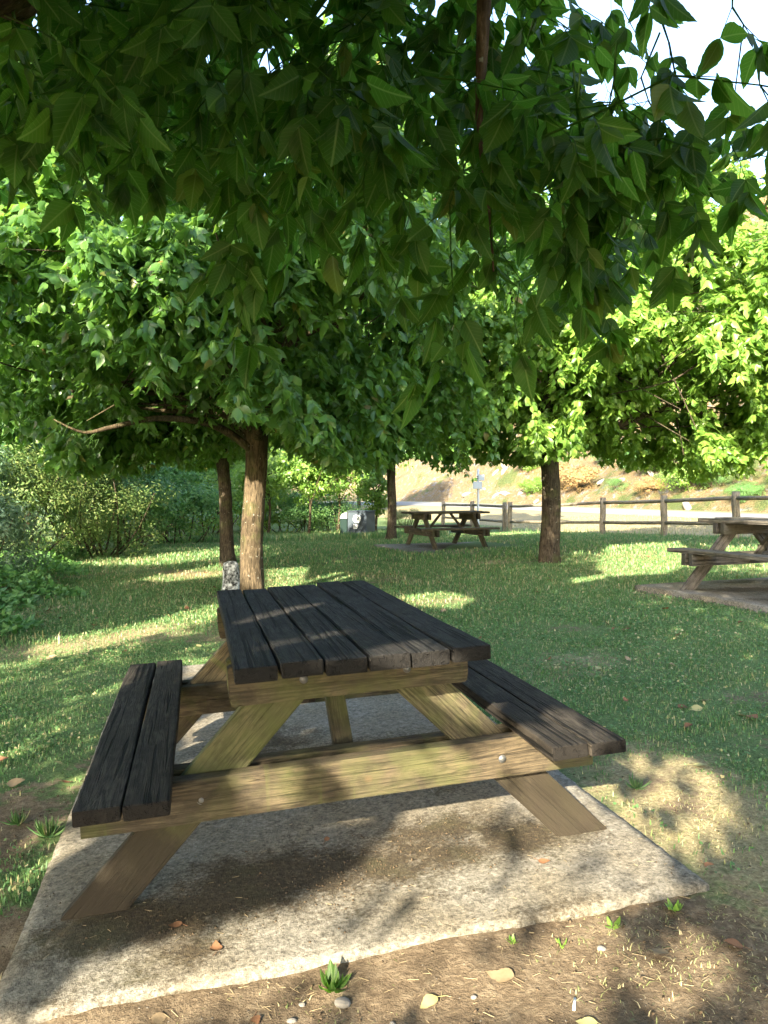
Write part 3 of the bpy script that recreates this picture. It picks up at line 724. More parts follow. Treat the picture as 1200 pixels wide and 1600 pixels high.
def put_leaves(g, P, D, S, L, tpl, wid=1.0):
    if len(P) == 0: return
    V, T, Q, U = tpl; n = len(P); m = len(V)
    D = norm(D); S = norm(S - D * (S * D).sum(1, keepdims=True)); N = np.cross(D, S)
    L = np.asarray(L)[:, None, None]
    wd = np.asarray(wid); wd = wd[:, None, None] if wd.ndim else wd
    W = P[:, None, :] + L * (D[:, None, :] * V[None, :, 0:1] + S[:, None, :] * V[None, :, 1:2] * wd + N[:, None, :] * V[None, :, 2:3])
    off = (np.arange(n) * m)[:, None, None]
    g.add(W.reshape(-1, 3), (T[None] + off).reshape(-1, 3) if len(T) else None, (Q[None] + off).reshape(-1, 4) if len(Q) else None, np.tile(U, (n, 1)))
def compound(rr, P, O, size, cull=None, pairs=(1, 2), down=1.0):
    """leaflets of drooping compound leaves at nodes P pointing outwards O; returns leaflet P, D, S, L and petiole segments"""
    n = len(P); O = norm(O)
    rach = norm(O + np.array([0, 0, -.55 * down]) + rr.randn(n, 3) * .28); rl = size * rr.uniform(.7, 1.25, n)
    E = P + rach * rl[:, None]
    side = norm(np.cross(rach, [0, 0, 1]) + rr.randn(n, 3) * .15)
    outP, outD, outS, outL = [], [], [], []
    def one(base, d, k):
        outP.append(base); outD.append(d)
        nn = norm(O * .8 + np.array([0, 0, .45]) + rr.randn(n, 3) * .42)      # face outwards and up
        outS.append(np.cross(d, nn)); outL.append(size * k * rr.uniform(.75, 1.2, n))
    dn = np.array([0, 0, -1.0]) * down
    one(E, norm(rach * .5 + dn * .9 + rr.randn(n, 3) * .26), 1.05)
    for s in (-1, 1): one(E - rach * (rl * .12)[:, None], norm(rach * .35 + side * s * .65 + dn * .62 + rr.randn(n, 3) * .22), .92)
    if pairs[1] > 1:
        keep = rr.rand(n) < .55
        for s in (-1, 1):
            b = E - rach * (rl * .5)[:, None]; d = norm(rach * .25 + side * s * .8 + dn * .55 + rr.randn(n, 3) * .22)
            nn = norm(O * .8 + np.array([0, 0, .45]) + rr.randn(n, 3) * .42)
            outP.append(b[keep]); outD.append(d[keep]); outS.append(np.cross(d, nn)[keep]); outL.append((size * .8 * rr.uniform(.75, 1.15, n))[keep])
    return np.concatenate(outP), np.concatenate(outD), np.concatenate(outS), np.concatenate(outL), (P, E)
def segs(g, A, B, r):
    """thin three-sided stalks from A to B"""
    n = len(A)
    if n == 0: return
    d = norm(B - A); x = norm(np.cross(d, [.3, .2, 1])); y = np.cross(d, x); V = []
    r = np.broadcast_to(np.asarray(r, float), (n,))[:, None]
    for E, k in ((A, 1.), (B, .7)):
        for a in (0, 2.094, 4.189): V.append(E + (x * math.cos(a) + y * math.sin(a)) * r * k)
    V = np.stack(V, 1).reshape(-1, 3); o = (np.arange(n) * 6)[:, None]
    Q = np.concatenate([np.stack([o + i, o + (i + 1) % 3, o + 3 + (i + 1) % 3, o + 3 + i], -1).reshape(-1, 4) for i in range(3)])
    g.add(V, None, Q, np.tile([[.5, .3]], (len(V), 1)))
def sprays(g, rr, S0, D0, length, size, tpl, nodes=7, cull=True, droop=.6, twig=None, density=1.0, lowcut=None, pairs=(1, 2)):
    """leafy shoots starting at S0 heading D0"""
    n = len(S0); D0 = norm(D0); length = np.broadcast_to(np.asarray(length, float), (n,))
    prev = S0; allP = []; allO = []
    for k in range(1, nodes + 1):
        t = k / nodes
        P = S0 + D0 * (length * t)[:, None] + np.array([0, 0, -1.]) * (droop * length * t * t)[:, None] + rr.randn(n, 3) * (.02 * size / .1)
        if twig is not None:
            tk = np.ones(n, bool)
            if cull: tk &= ~gap_mask(P)
            if lowcut is not None: tk &= P[:, 2] - .12 > lowcut(P[:, 0], P[:, 1])
            segs(twig, prev[tk], P[tk], .0032 * (1.25 - t * .7) * (size / .1))
        tan = norm(P - prev); side = norm(np.cross(tan, [0, 0, 1.]) + 1e-6)
        for s in (-1, 1):
            ok = rr.rand(n) < density
            allP.append(P[ok]); allO.append((side * s + tan * .6 + D0 * .35 + rr.randn(n, 3) * .25)[ok])
        prev = P
    P = np.concatenate(allP); O = np.concatenate(allO)
    P2, D2, S2, L2, (A, B) = compound(rr, P, O, size, pairs=pairs)
    n0 = len(A); k = np.ones(len(P2), bool)
    if cull:
        tip = P2 + D2 * (L2 * .5)[:, None]; Sn = norm(S2)
        k &= ~gap_mask(tip, [P2 + D2 * (L2 * q)[:, None] + Sn * (L2 * w)[:, None] for q, w in ((.1, 0), (.3, 0), (.75, 0), (.95, 0), (.45, .22), (.45, -.22))])
    if lowcut is not None: k &= (P2[:, 2] - L2 * .7) > lowcut(P2[:, 0], P2[:, 1])
    kp = k[:n0]; A, B = A[kp], B[kp]                                  # a stalk stays only where its end leaflet stays
    P2, D2, S2, L2 = P2[k], D2[k], S2[k], L2[k]
    put_leaves(g, P2, D2, S2, L2, tpl)
    if twig is not None: segs(g, A, B, .0014 * size / .1)
    return len(P2)

def grow_limbs(g, rr, start, ends, r0, sides=9, wig=.12):
    tips = []
    for i, e in enumerate(ends):
        s = np.array(start, float) + rr.randn(3) * .03; e = np.array(e, float)
        d = e - s; L = np.linalg.norm(d); m1 = s + d * .33 + np.array([0, 0, .12 * L]) + rr.randn(3) * wig * L * .5; m2 = s + d * .68 + np.array([0, 0, .10 * L]) + rr.randn(3) * wig * L * .6
        P = smooth_path([s, m1, m2, e], 14); r = r0 * rr.uniform(.75, 1.0) * np.linspace(1, .16, 14)
        g.add(*tube_arrays(P, r, sides, .05, 100 + i)); tips.append(P)
    return tips

def tree(name, label, base, lean, fork_h, r_tr, centre, radii, nclump, per, size, leafmat, barkmat, seed, tpl=MID, group=None, z_low=None, extra_limbs=(), slen=.55, cull=True, inner=.35, cat='tree', flare=1.35, nodes=6, hollow=None, bottom=-.97, hollow2=None):
    rr = np.random.RandomState(seed)
    bx, by = base; bz = gz(bx, by)
    root = empty(name, (bx, by, bz)); tag(root, label, cat, group)
    o3 = np.array([bx, by, bz]); c = np.array(centre, float) - o3; radii = np.array(radii, float)
    top = np.array([lean[0], lean[1], fork_h])
    gt = Geo()
    n = 22; tt = np.linspace(0, 1, n)
    P = np.stack([lean[0] * tt**1.3 + .015 * np.sin(tt * 7 + seed), lean[1] * tt, -.12 + (fork_h + .12) * tt], -1)
    rad = r_tr * (1 - .18 * tt + (flare - 1) * np.exp(-tt * fork_h / .16) + .12 * tt**8)
    gt.add(*tube_arrays(P, rad, 26, .05, seed))
    # clump centres on a lumpy dome
    U = rr.randn(nclump * 4, 3); U = norm(U); U = U[U[:, 2] > bottom][:nclump]
    rad_k = rr.uniform(.62, .92, len(U))
    CC = c + U * radii * rad_k[:, None]
    if z_low is not None: CC[:, 2] = np.maximum(CC[:, 2], z_low(CC[:, 0] + bx, CC[:, 1] + by) - bz + .25)
    nl = min(16, len(CC)); sel = rr.choice(len(CC), nl, False)
    tips = grow_limbs(gt, rr, top - np.array([0, 0, .1]), CC[sel] * .92, r_tr * .48)
    for pts, r in extra_limbs:
        Pp = smooth_path(np.array(pts) - o3, 20); gt.add(*tube_arrays(Pp, r * np.linspace(1, .12, 20), 10, .06, seed + 7))
    for i in range(len(CC)):                                        # secondary branches
        tp = tips[rr.randint(nl)]; s = tp[rr.randint(3, 11)]
        if np.linalg.norm(CC[i] - s) < radii.max() * 1.1:
            m = (s + CC[i]) / 2 + rr.randn(3) * .12; gt.add(*tube_arrays(smooth_path([s, m, CC[i]], 7), r_tr * .13 * np.linspace(1, .25, 7), 5, 0, i, False))
    tr = link('trunk', gt.mesh('trunk', True), barkmat, root)
    gl = Geo(); S0 = []; D0 = []
    for cc, u in zip(CC, U):
        k = int(per * rr.uniform(.6, 1.3)); d = norm(rr.randn(k, 3) * [1, 1, .55] + u * 1.0 + np.array([0, 0, .15]))
        S0.append(cc + rr.randn(k, 3) * .16 * radii.mean() / 3); D0.append(d)
    ki = int(nclump * per * inner); q = norm(rr.randn(ki, 3)) * (rr.rand(ki, 1)**.5) * .72
    qq = c + q * radii
    if hollow is not None: qq = qq[np.linalg.norm(qq - (np.array(hollow[0]) - o3), axis=1) > hollow[1]]
    S0.append(qq); D0.append(norm(rr.randn(len(qq), 3)))
    S0 = np.concatenate(S0); D0 = np.concatenate(D0)
    for pts, r in extra_limbs[:1] if hollow2 is not None else ():    # open foliage in front of the low bare limb
        for q in smooth_path(np.array(pts) - o3, 12):
            k = np.linalg.norm((S0 - (q + [0, -.45, .12])) / [1, 1.5, 1], axis=1) > .42; S0, D0 = S0[k], D0[k]
    if hollow2 is not None:
        k = np.linalg.norm(S0 - (np.array(hollow2[0]) - o3), axis=1) > hollow2[1]; S0, D0 = S0[k], D0[k]
    if hollow is not None:
        k = np.linalg.norm(S0 - (np.array(hollow[0]) - o3), axis=1) > hollow[1]; S0, D0 = S0[k], D0[k]
    lc = None
    if z_low is not None: lc = lambda x, y: z_low(x, y)
    # work in world coordinates so gaps line up, then shift back
    tw = Geo()
    sprays(gl, rr, S0 + o3, D0, rr.uniform(.6, 1.2, len(S0)) * slen, size, tpl, nodes, cull, .55, gl, lowcut=lc)
    gl.V = [v - o3 for v in gl.V]
    link('crown', gl.mesh('crown'), leafmat, root)
    return root

GT = 'broad-leaved shade trees on the lawn'
# tree 1: sunlit trunk behind the near table
tree('maple_tree', 'shade tree with the sunlit pale trunk just behind the near table', (-1.56, 8.8), (.06, 0), 2.05, .142, (-1.9, 8.7, 3.7), (3.5, 3.3, 2.3), 95, 20, .125, M['leaf'], M['bark'], 21, group=GT,
     z_low=lambda x, y: 1.52 + .42 * np.exp(-((x + 1.45) / .6)**2) + .10 * np.sin(x * 2.3) + .08 * np.sin(y * 3 + x) - .10 * sstep(-2.2, -3.2, x),
     extra_limbs=[([(-1.55, 8.75, 1.7), (-1.9, 8.45, 1.95), (-2.35, 7.9, 1.98), (-2.75, 7.6, 1.86), (-3.0, 7.5, 1.80), (-3.25, 7.4, 1.92)], .052),
                  ([(-1.5, 8.8, 1.9), (-1.2, 8.5, 2.4), (-1.15, 8.3, 3.1), (-1.1, 8.2, 3.6)], .09)], hollow=((-1.7, 7.2, 2.1), .75), hollow2=((-2.7, 6.9, 1.95), .5))
tree('maple_tree', 'shade tree with the slim dark trunk half hidden left of the sunlit trunk', (-2.8, 13.5), (-.12, 0), 2.1, .125, (-4.0, 13.6, 3.8), (3.6, 2.8, 2.4), 70, 15, .13, M['leaf'], M['bark_dark'], 22, group=GT,
     z_low=lambda x, y: 1.72 + .14 * np.sin(x * 2.1) + 0 * y, flare=1.7)
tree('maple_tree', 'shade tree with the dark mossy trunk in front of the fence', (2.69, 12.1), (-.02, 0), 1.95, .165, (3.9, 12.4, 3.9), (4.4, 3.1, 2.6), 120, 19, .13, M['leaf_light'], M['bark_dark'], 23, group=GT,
     z_low=lambda x, y: 1.75 + .22 * np.sin(x * 1.7 + 1) + .12 * np.sin(x * 4.1) + .16 * np.exp(-((x - 2.7) / .5)**2) - .32 * np.exp(-((x - 4.7) / .9)**2) + 0 * y, hollow=((3.9, 10.5, 2.7), .85),
     extra_limbs=[([(2.7, 12.1, 1.9), (3.3, 11.9, 2.5), (4.0, 11.8, 3.1), (4.4, 11.7, 3.8)], .06)])
tree('maple_tree', 'small shade tree with slender trunk behind the far picnic table', (.22, 21.6), (0, 0), 2.3, .135, (.4, 21.6, 4.9), (3.6, 2.9, 3.3), 90, 14, .15, M['leaf'], M['bark_dark'], 24, group=GT, tpl=LOW,
     z_low=lambda x, y: 1.75 + .35 * np.sin(x * 1.9) + 0 * y, flare=1.6)
# unseen tree added left of the frame to shade the lawn


tree('maple_tree', 'unseen shade tree added at the left, just outside the picture, to shade the left of the lawn', (-6.9, 1.6), (0, 0), 2.1, .15, (-7.0, 1.4, 4.0), (3.1, 3.2, 2.2), 70, 13, .14, M['leaf'], M['bark_dark'], 27, group=GT,
     z_low=lambda x, y: 1.9 + 0 * x)

# ------------------------------------------------------------------ the tree over the camera
def near_tree():
    rr = np.random.RandomState(77)
    bx, by = -2.5, -1.5; bz = gz(bx, by); o3 = np.array([bx, by, bz])
    root = empty('maple_tree', (bx, by, bz)); tag(root, 'nearest shade tree hanging its dark leaves across the top of the picture', 'tree', GT)
    gt = Geo()
    P = np.stack([np.linspace(0, .05, 22), np.zeros(22), np.linspace(-.12, 2.1, 22)], -1)
    gt.add(*tube_arrays(P, .17 * np.linspace(1.2, .95, 22), 22, .035, 5))
    def limb(pts, r, end=.3, n=26): gt.add(*tube_arrays(smooth_path(np.array(pts) - o3, n), r * np.linspace(1, end, n), 12, .05, 3))
    limb([(-2.5, -1.5, 2.0), (-1.6, -.6, 2.5), (-1.0, .5, 2.25), (-.62, 1.15, 2.02), (-.85, 1.7, 2.45)], .10, .5)
    limb([(-2.45, -1.5, 2.0), (-1.2, -.6, 3.1), (-.3, .8, 3.3), (.12, 1.35, 2.95), (.20, 1.52, 2.45), (.195, 1.56, 1.98)], .075, .10)
    limb([(.195, 1.56, 2.0), (.20, 1.56, 1.92), (.215, 1.55, 1.8), (.22, 1.52, 1.66)], .008, .25)
    limb([(-2.5, -1.5, 2.0), (-1.9, -2.2, 3.0), (-1.5, -3.4, 4.2)], .1)
    limb([(-2.5, -1.5, 2.0), (-2.9, -.9, 3.2), (-3.4, .6, 4.0)], .09)
    limb([(-2.45, -1.5, 2.0), (-.9, -1.7, 3.2), (1.0, -1.6, 4.0)], .09)
    limb([(-.2, 1.0, 3.5), (.7, 1.5, 3.2), (1.5, 2.0, 2.6)], .03)
    limb([(-.2, 1.0, 3.5), (-.6, 2.0, 3.1), (-1.2, 2.6, 2.7)], .03)
    link('trunk', gt.mesh('trunk', True), M['bark_red'], root)
    g = Geo()
    # shade-giving bulk of the crown behind and above the camera
    n = 1500
    q = norm(rr.randn(n, 3)) * (rr.rand(n, 1)**.38); S = np.array([-.9, -1.6, 3.9]) + q * np.array([4.6, 4.3, 2.2])
    S = S[(S[:, 2] > 2.15) & ((S[:, 1] < .4) | (S[:, 2] > 3.3 + .55 * np.maximum(S[:, 1], 0)))]
    S = S[np.linalg.norm(S - np.array([0, 0, 1.22]), axis=1) > .9]
    sprays(g, rr, S, norm(rr.randn(len(S), 3) * [1, 1, .5]), rr.uniform(.5, .9, len(S)), .135, MID, 6, True, .5, None)
    n = 900                                                         # the crown reaches forward, high over the table
    S = np.stack([rr.uniform(-3.2, 1.7, n), rr.uniform(-.2, 5.4, n), rr.uniform(3.2, 6.6, n)], -1)
    S = S[(S[:, 2] > 1.9 + .80 * S[:, 1]) & (np.linalg.norm((S - [-1.2, .8, 4.6]) / [2.1, 4.0, 1.6], axis=1) < 1)]
    sprays(g, rr, S, norm(rr.randn(len(S), 3) * [1, 1, .5]), rr.uniform(.5, .9, len(S)), .135, MID, 6, True, .5, None)
    # leafy mass in front of and above the camera, seen from below
    m = 330
    yy = rr.uniform(1.28, 2.8, m); xx = yy * rr.uniform(-.64, .62, m)
    def rim(x, y):                                                   # height of the crown's ragged lower rim
        q = x / np.maximum(y, .3)
        return 1.22 + y * (.385 + .035 * np.sin(x * 5.1 + 1) + .03 * np.sin(x * 11.3 + y * 3) - .14 * np.exp(-((q - .24) / .15)**2) - .05 * np.exp(-((q + .08) / .10)**2))
    zz_ = rim(xx, yy) + .20 + rr.rand(m)**1.2 * (.50 + .16 * yy)
    S = np.stack([xx, yy, zz_], -1)
    hole = (xx / yy > .27) & ((zz_ - 1.22) / yy > .46)                 # the crown opens to the sky on the right
    keep = (~hole | (rr.rand(m) < .04)) & ~((yy < 1.75) & (np.abs(xx / yy - .125) < .06)); S = S[keep]
    sprays(g, rr, S, norm(rr.randn(len(S), 3) * [1, 1, .35] + [0, .2, 0]), rr.uniform(.3, .55, len(S)), .084, FINE, 4, True, .55, g, density=.92, lowcut=rim)
    # hanging shoots that reach lower: tip position and length
    for x, y, z, L_ in [(-.60, 1.25, 1.72, .4), (-.52, 1.3, 1.70, .4), (-.305, 1.38, 1.46, .5), (-.33, 1.42, 1.56, .45), (-.21, 1.4, 1.62, .4), (-.09, 1.4, 1.56, .4), (-.05, 1.5, 1.62, .4), (.05, 1.5, 1.66, .4),
                        (.175, 1.46, 1.36, .55), (.22, 1.48, 1.46, .5), (.29, 1.45, 1.54, .45), (.36, 1.5, 1.54, .45), (.40, 1.5, 1.60, .4), (.46, 1.5, 1.50, .5), (.47, 1.45, 1.56, .45), (.54, 1.45, 1.60, .45), (.58, 1.5, 1.66, .4), (.62, 1.45, 1.76, .4)]:
        s_ = np.array([[x + rr.uniform(-.05, .05), y, z + L_ + .06]]); d = norm(np.array([[rr.uniform(-.2, .2), rr.uniform(-.1, .2), -1.0]]))
        sprays(g, rr, s_, d, L_ * .85, .074, FINE, max(4, int(L_ / .075)), False, .1, g, density=.85)
    # sunlit sprig against the sky at upper right
    sprays(g, rr, np.array([[1.15, 1.9, 2.02], [1.2, 2.1, 2.25]]), norm(np.array([[-1, .1, .25], [-1, .2, .1]])), .5, .075, FINE, 6, False, .25, g)
    g.V = [v - o3 for v in g.V]
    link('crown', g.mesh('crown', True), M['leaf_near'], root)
near_tree()

# ------------------------------------------------------------------ background shrubs, woodland and hillside bushes
def cloud_leaves(g, rr, centre, radii, nclump, per, size, tpl=LOW, jit=.28, up=.2, wid=1.0):
    """leafy clumps on a lumpy dome; size = leaf length"""
    U = norm(rr.randn(nclump, 3)); U[:, 2] = np.abs(U[:, 2]) * np.where(rr.rand(nclump) < .75, 1, -1)
    CCs = np.array(centre) + U * np.array(radii) * rr.uniform(.35, 1.0, (nclump, 1))
    cr = np.array(radii).mean() * jit * rr.uniform(.6, 1.3, nclump)
    idx = np.repeat(np.arange(nclump), per); n = len(idx)
    v = norm(rr.randn(n, 3)); P = CCs[idx] + v * (cr[idx] * rr.uniform(.55, 1.1, n))[:, None] * [1.15, 1.15, .8]
    out = norm(v * .7 + U[idx] * .6 + [0, 0, up])
    D = norm(np.cross(out, rr.randn(n, 3)) + [0, 0, -.35]); S = np.cross(D, out + rr.randn(n, 3) * .35)
    put_leaves(g, P, D, S, size * rr.uniform(.6, 1.3, n), tpl, wid)
    return CCs
def shrub_meshes(seed, radii, nclump, per, size, stems=7, tpl=LOW, wid=1.0, lift=.85):
    rr = np.random.RandomState(seed); g = Geo(); c = (0, 0, radii[2] * lift)
    CCs = cloud_leaves(g, rr, c, radii, nclump, per, size, tpl, wid=wid)
    CCs[:, 2] = np.maximum(CCs[:, 2], .05)
    s = Geo()
    for i in range(stems):
        e = CCs[rr.randint(len(CCs))]; a = np.array([e[0] * .2 + rr.randn() * .1, e[1] * .2 + rr.randn() * .1, -.15])
        s.add(*tube_arrays(smooth_path([a, (a + e) / 2 + rr.randn(3) * .12 + [0, 0, .1], e], 8), .018 * radii[2] * np.linspace(1, .35, 8), 6, 0, i, False))
    return g.mesh('foliage'), s.mesh('stems')
def place_shrub(ms, loc, rz, sc, mat, label, cat='shrub', group=None, name='shrub', z=None):
    x, y = loc; root = empty(name, (x, y, (gz(x, y) if z is None else z)), (0, 0, rz)); root.scale = sc if hasattr(sc, '__len__') else (sc, sc, sc)
    tag(root, label, cat, group)
    for nm, me_, mt in (('foliage', ms[0], mat), ('stems', ms[1], M['bark_dark'])):
        o = bpy.data.objects.new(nm, me_); C.objects.link(o); o.parent = root
        if not len(me_.materials): me_.materials.append(mt)
        if me_.materials[0] != mt: o.material_slots[0].link = 'OBJECT'; o.material_slots[0].material = mt
    return root
SA = shrub_meshes(201, (1.5, 1.2, 1.1), 60, 150, .085, 9)
SB = shrub_meshes(202, (1.3, 1.2, 1.2), 60, 190, .06, 16, wid=.7)
SCm = shrub_meshes(203, (1.1, 1.0, 1.2), 46, 150, .10, 8, wid=.55)
SD = shrub_meshes(204, (2.0, 1.6, 1.5), 60, 140, .13, 8)
edge = 'shrubs along the left edge of the lawn'
for i, (loc, ms, mt, sc, lab) in enumerate([
    ((-5.75, 10.6), SCm, 'leaf_silver', (.9, .9, .75), 'silver leaved shrub at the left edge of the picture, nearest of the shrubs'),
    ((-7.4, 12.6), SCm, 'leaf_silver', (1.1, 1.1, 1.35), 'tall grey green shrub at the left edge behind the silver one'),
    ((-6.7, 13.6), SB, 'leaf_olive', (1.1, 1.1, 1.15), 'brownish olive shrub full of bare stems left of the lawn'),
    ((-6.0, 15.8), SB, 'leaf_olive', (1.15, 1.15, 1.0), 'olive tangled shrub right of the brown stemmed one'),
    ((-6.3, 18.8), SA, 'leaf_shrub', (1.15, 1.15, 1.15), 'rounded dark green shrub left of the slim tree trunk'),
    ((-6.2, 22.5), SA, 'leaf_shrub', (1.3, 1.2, 1.15), 'green shrub seen just left of the slim tree trunk'),
    ((-8.4, 20.5), SD, 'leaf_shrub', (1.1, 1.1, 1.5), 'large dark shrub rising behind the rounded green one'),
    ((-8.6, 15.5), SD, 'leaf_shrub', (1.0, 1.0, 1.5), 'large dark green shrub behind the olive tangle'),
    ((-6.4, 27.5), SA, 'leaf_light', (1.5, 1.4, 1.3), 'sunny pale green shrub between the two left trunks'),
    ((-9.5, 28.0), SD, 'leaf_shrub', (1.5, 1.5, 1.7), 'broad shrub far off behind the slim tree trunk'),
    ((-4.3, 31.0), SA, 'leaf_light', (1.4, 1.3, 1.1), 'light green shrub right of the sunlit trunk'),
    ((-3.0, 29.5), SA, 'leaf_shrub', (1.1, 1.1, .85), 'low dark shrub left of the recycling container'),
    ((-1.9, 29.0), SB, 'leaf_shrub', (1.1, 1.1, .8), 'dark undergrowth right behind the recycling container'),
    ((-6.1, 33.5), SD, 'leaf_light', (1.0, 1.0, 1.2), 'tall pale shrub far behind the sunlit trunk'),
    ((.9, 30.5), SB, 'leaf_olive', (.8, .8, .45), 'low dry shrub between the container and the slender trunk')]):
    place_shrub(ms, loc, i * 1.3, sc, M[mt], lab, group=edge if i < 8 else 'shrubs beyond the lawn')
# low ground cover at the left
gg = Geo(); rr = np.random.RandomState(31); n = 26000
x = rr.uniform(-8.5, -3.4, n); y = rr.uniform(6.2, 16, n)
edgex = -3.55 - .33 * (y - 7.2) + .35 * np.sin(y * 2.1) + .2 * np.sin(y * 5.3)
k = x < edgex; x, y, ed = x[k], y[k], edgex[k]
hgt = (.04 + .40 * np.clip((ed - x) / 1.2, 0, 1)) * rr.rand(len(x))**.6 * (1 + .4 * np.sin(x * 5) * np.sin(y * 4))
P = np.stack([x, y, ground(x, y) + hgt], -1); D = norm(rr.randn(len(x), 3) * [1, 1, .4] + [.3, -.3, 0]); S = np.cross(D, norm(rr.randn(len(x), 3) * .5 + [.1, -.4, 1]))
put_leaves(gg, P, D, S, rr.uniform(.05, .12, len(x)), LOW, 1.2)
tag(link('ground_cover', gg.mesh('ground_cover'), M['leaf_shrub']), 'nettles and ivy spreading below the shrubs at the left', 'ground cover', kind='stuff')
# saplings by the container
def sapling(loc, h, seed, label, mat='leaf_light', rad=1.0):
    rr = np.random.RandomState(seed); x, y = loc; root = empty('sapling', (x, y, gz(x, y))); tag(root, label, 'sapling', 'saplings around the recycling container')
    gt = Geo(); P = smooth_path([(0, 0, -.1), (.08, 0, h * .35), (-.05, .05, h * .7), (.05, 0, h)], 16); gt.add(*tube_arrays(P, .055 * np.linspace(1, .25, 16), 8, .05, seed))
    ends = [(rr.randn() * rad * .6, rr.randn() * rad * .6, h * rr.uniform(.45, 1.0)) for _ in range(7)]
    for i, e in enumerate(ends): gt.add(*tube_arrays(smooth_path([P[5 + i], (np.array(P[5 + i]) + e) / 2 + [0, 0, .1], e], 8), np.linspace(.025, .008, 8), 5, 0, i, False))
    link('trunk', gt.mesh('trunk', True), M['bark'], root)
    g = Geo(); cloud_leaves(g, rr, (0, 0, h * .68), (rad, rad, h * .36), 38, 75, .15, LOW, .26)
    link('crown', g.mesh('crown'), M[mat], root)
sapling((-2.75, 27.2), 3.3, 301, 'pale green sapling left of the recycling container', rad=1.2)
sapling((-1.75, 28.2), 3.6, 302, 'sapling with a crooked stem behind the recycling container', rad=1.1)
sapling((-4.4, 28.4), 3.2, 303, 'sunny sapling right of the sunlit trunk', rad=1.3)
sapling((-.35, 27.6), 2.6, 304, 'sapling whose leaves hang over the right of the recycling container', rad=.7)
# woodland behind: three crown shapes, copied
def wood_tree_proto(seed, h, rad):
    rr = np.random.RandomState(seed); g = Geo(); cloud_leaves(g, rr, (0, 0, h * .58), (rad, rad, h * .42), 110, 130, .34, LOW, .24)
    s = Geo(); s.add(*tube_arrays(smooth_path([(0, 0, -.3), (.1, 0, h * .4), (0, .1, h * .85)], 10), .17 * np.linspace(1, .3, 10), 9, .05, seed))
    return g.mesh('crown'), s.mesh('trunk', True)
WP = [wood_tree_proto(401, 9, 3.6), wood_tree_proto(402, 11, 4.2), wood_tree_proto(403, 7.5, 3.2)]
def wood_tree(i, x, y, sc, mat, lab, z=None):
    cr, tr = WP[i % 3]; root = empty('woodland_tree', (x, y, gz(x, y) if z is None else z), (0, 0, i * 2.1)); root.scale = (sc, sc, sc)
    tag(root, lab, 'tree', 'woodland trees')
    for nm, me_, mt in (('crown', cr, mat), ('trunk', tr, M['bark_dark'])):
        o = bpy.data.objects.new(nm, me_); C.objects.link(o); o.parent = root
        if not len(me_.materials): me_.materials.append(mt)
        if me_.materials[0] != mt: o.material_slots[0].link = 'OBJECT'; o.material_slots[0].material = mt
wl = 'dark woodland tree in the line behind the shrubs on the left'
for i, (x, y, sc) in enumerate([(-10.5, 13.5, 1.0), (-11.5, 17.5, 1.1), (-11.0, 22.5, 1.15), (-12.0, 28, 1.2), (-14, 35, 1.3), (-10.5, 36, 1.1), (-16, 22, 1.4), (-18, 30, 1.5), (-14.5, 14, 1.1), (-20, 42, 1.7), (-13, 46, 1.6)]):
    wood_tree(i, x, y, sc, M['leaf_shrub'], wl)
for i, (x, y, sc) in enumerate([(-7.5, 43, 1.1), (-4.5, 48, 1.0), (-9, 56, 1.4), (-2, 60, 1.0), (-16, 60, 1.6), (-26, 55, 1.8)]):
    wood_tree(i + 1, x, y, sc, M['leaf_light'], 'sunny pale green tree far off beyond the road')
# hillside bushes
rr = np.random.RandomState(9)
hb = []
for t, s_ in [(15, 15.5), (17, 17), (19.5, 16), (22.5, 15.6), (25.5, 15.8), (26.5, 18), (20, 19.5), (23.5, 20.5), (30, 16), (31, 19), (16, 21), (13, 19.5), (36, 16), (38, 19), (2, 17), (5, 16.4), (9, 18), (13, 16.5), (15.5, 19), (18, 16.5), (21, 18), (24, 17), (28, 19), (33, 17), (12, 24), (17, 25), (6, 24), (22, 25), (28, 27), (1, 26), (-3, 20), (34, 28), (40, 18), (46, 22)] + [(rr.uniform(-14, 60), rr.uniform(21, 60)) for _ in range(60)]:
    p = fpt(t) + FN * s_; hb.append(p)
for i, p in enumerate(hb):
    z = float(hill(p[0], p[1])); far = fdist(*p) > 28
    ms = (SA, SB, SD)[i % 3]; mt = ('leaf_shrub', 'leaf_olive', 'leaf_light', 'leaf_dry', 'leaf_shrub')[i % 5]
    lab = {'leaf_shrub': 'dark green bush on the dry rocky hillside', 'leaf_olive': 'olive brown bush on the dry rocky hillside', 'leaf_light': 'bright green bush on the dry rocky hillside', 'leaf_dry': 'dry orange tan bush on the hillside'}[mt]
    k = rr.uniform(.8, 1.3) * (1.7 if far else .75)
    place_shrub(ms, p, i, (k, k, k * .8), M[mt], lab, 'bush', 'bushes on the hillside', 'hillside_bush', z)
rk = [rock('rock_outcrop', (0, 0, 0), (1, .7, .6), M['rubble'], 500 + i, sub=3) for i in range(3)]
for i in range(34):
    t = rr.uniform(-6, 48); s_ = rr.uniform(14.3, 18.5); p = fpt(t) + FN * s_
    o = rk[i] if i < 3 else rk[i % 3].copy()
    if i >= 3: C.objects.link(o)
    o.location = (p[0], p[1], float(hill(*p)) + .05); o.rotation_euler = (rr.rand(), rr.rand(), rr.rand() * 6); k = rr.uniform(.15, .42); o.scale = (k * 1.4, k, k * .8)
    tag(o, 'pale grey rock at the foot of the hillside', 'rock', 'rocks at the foot of the hillside')

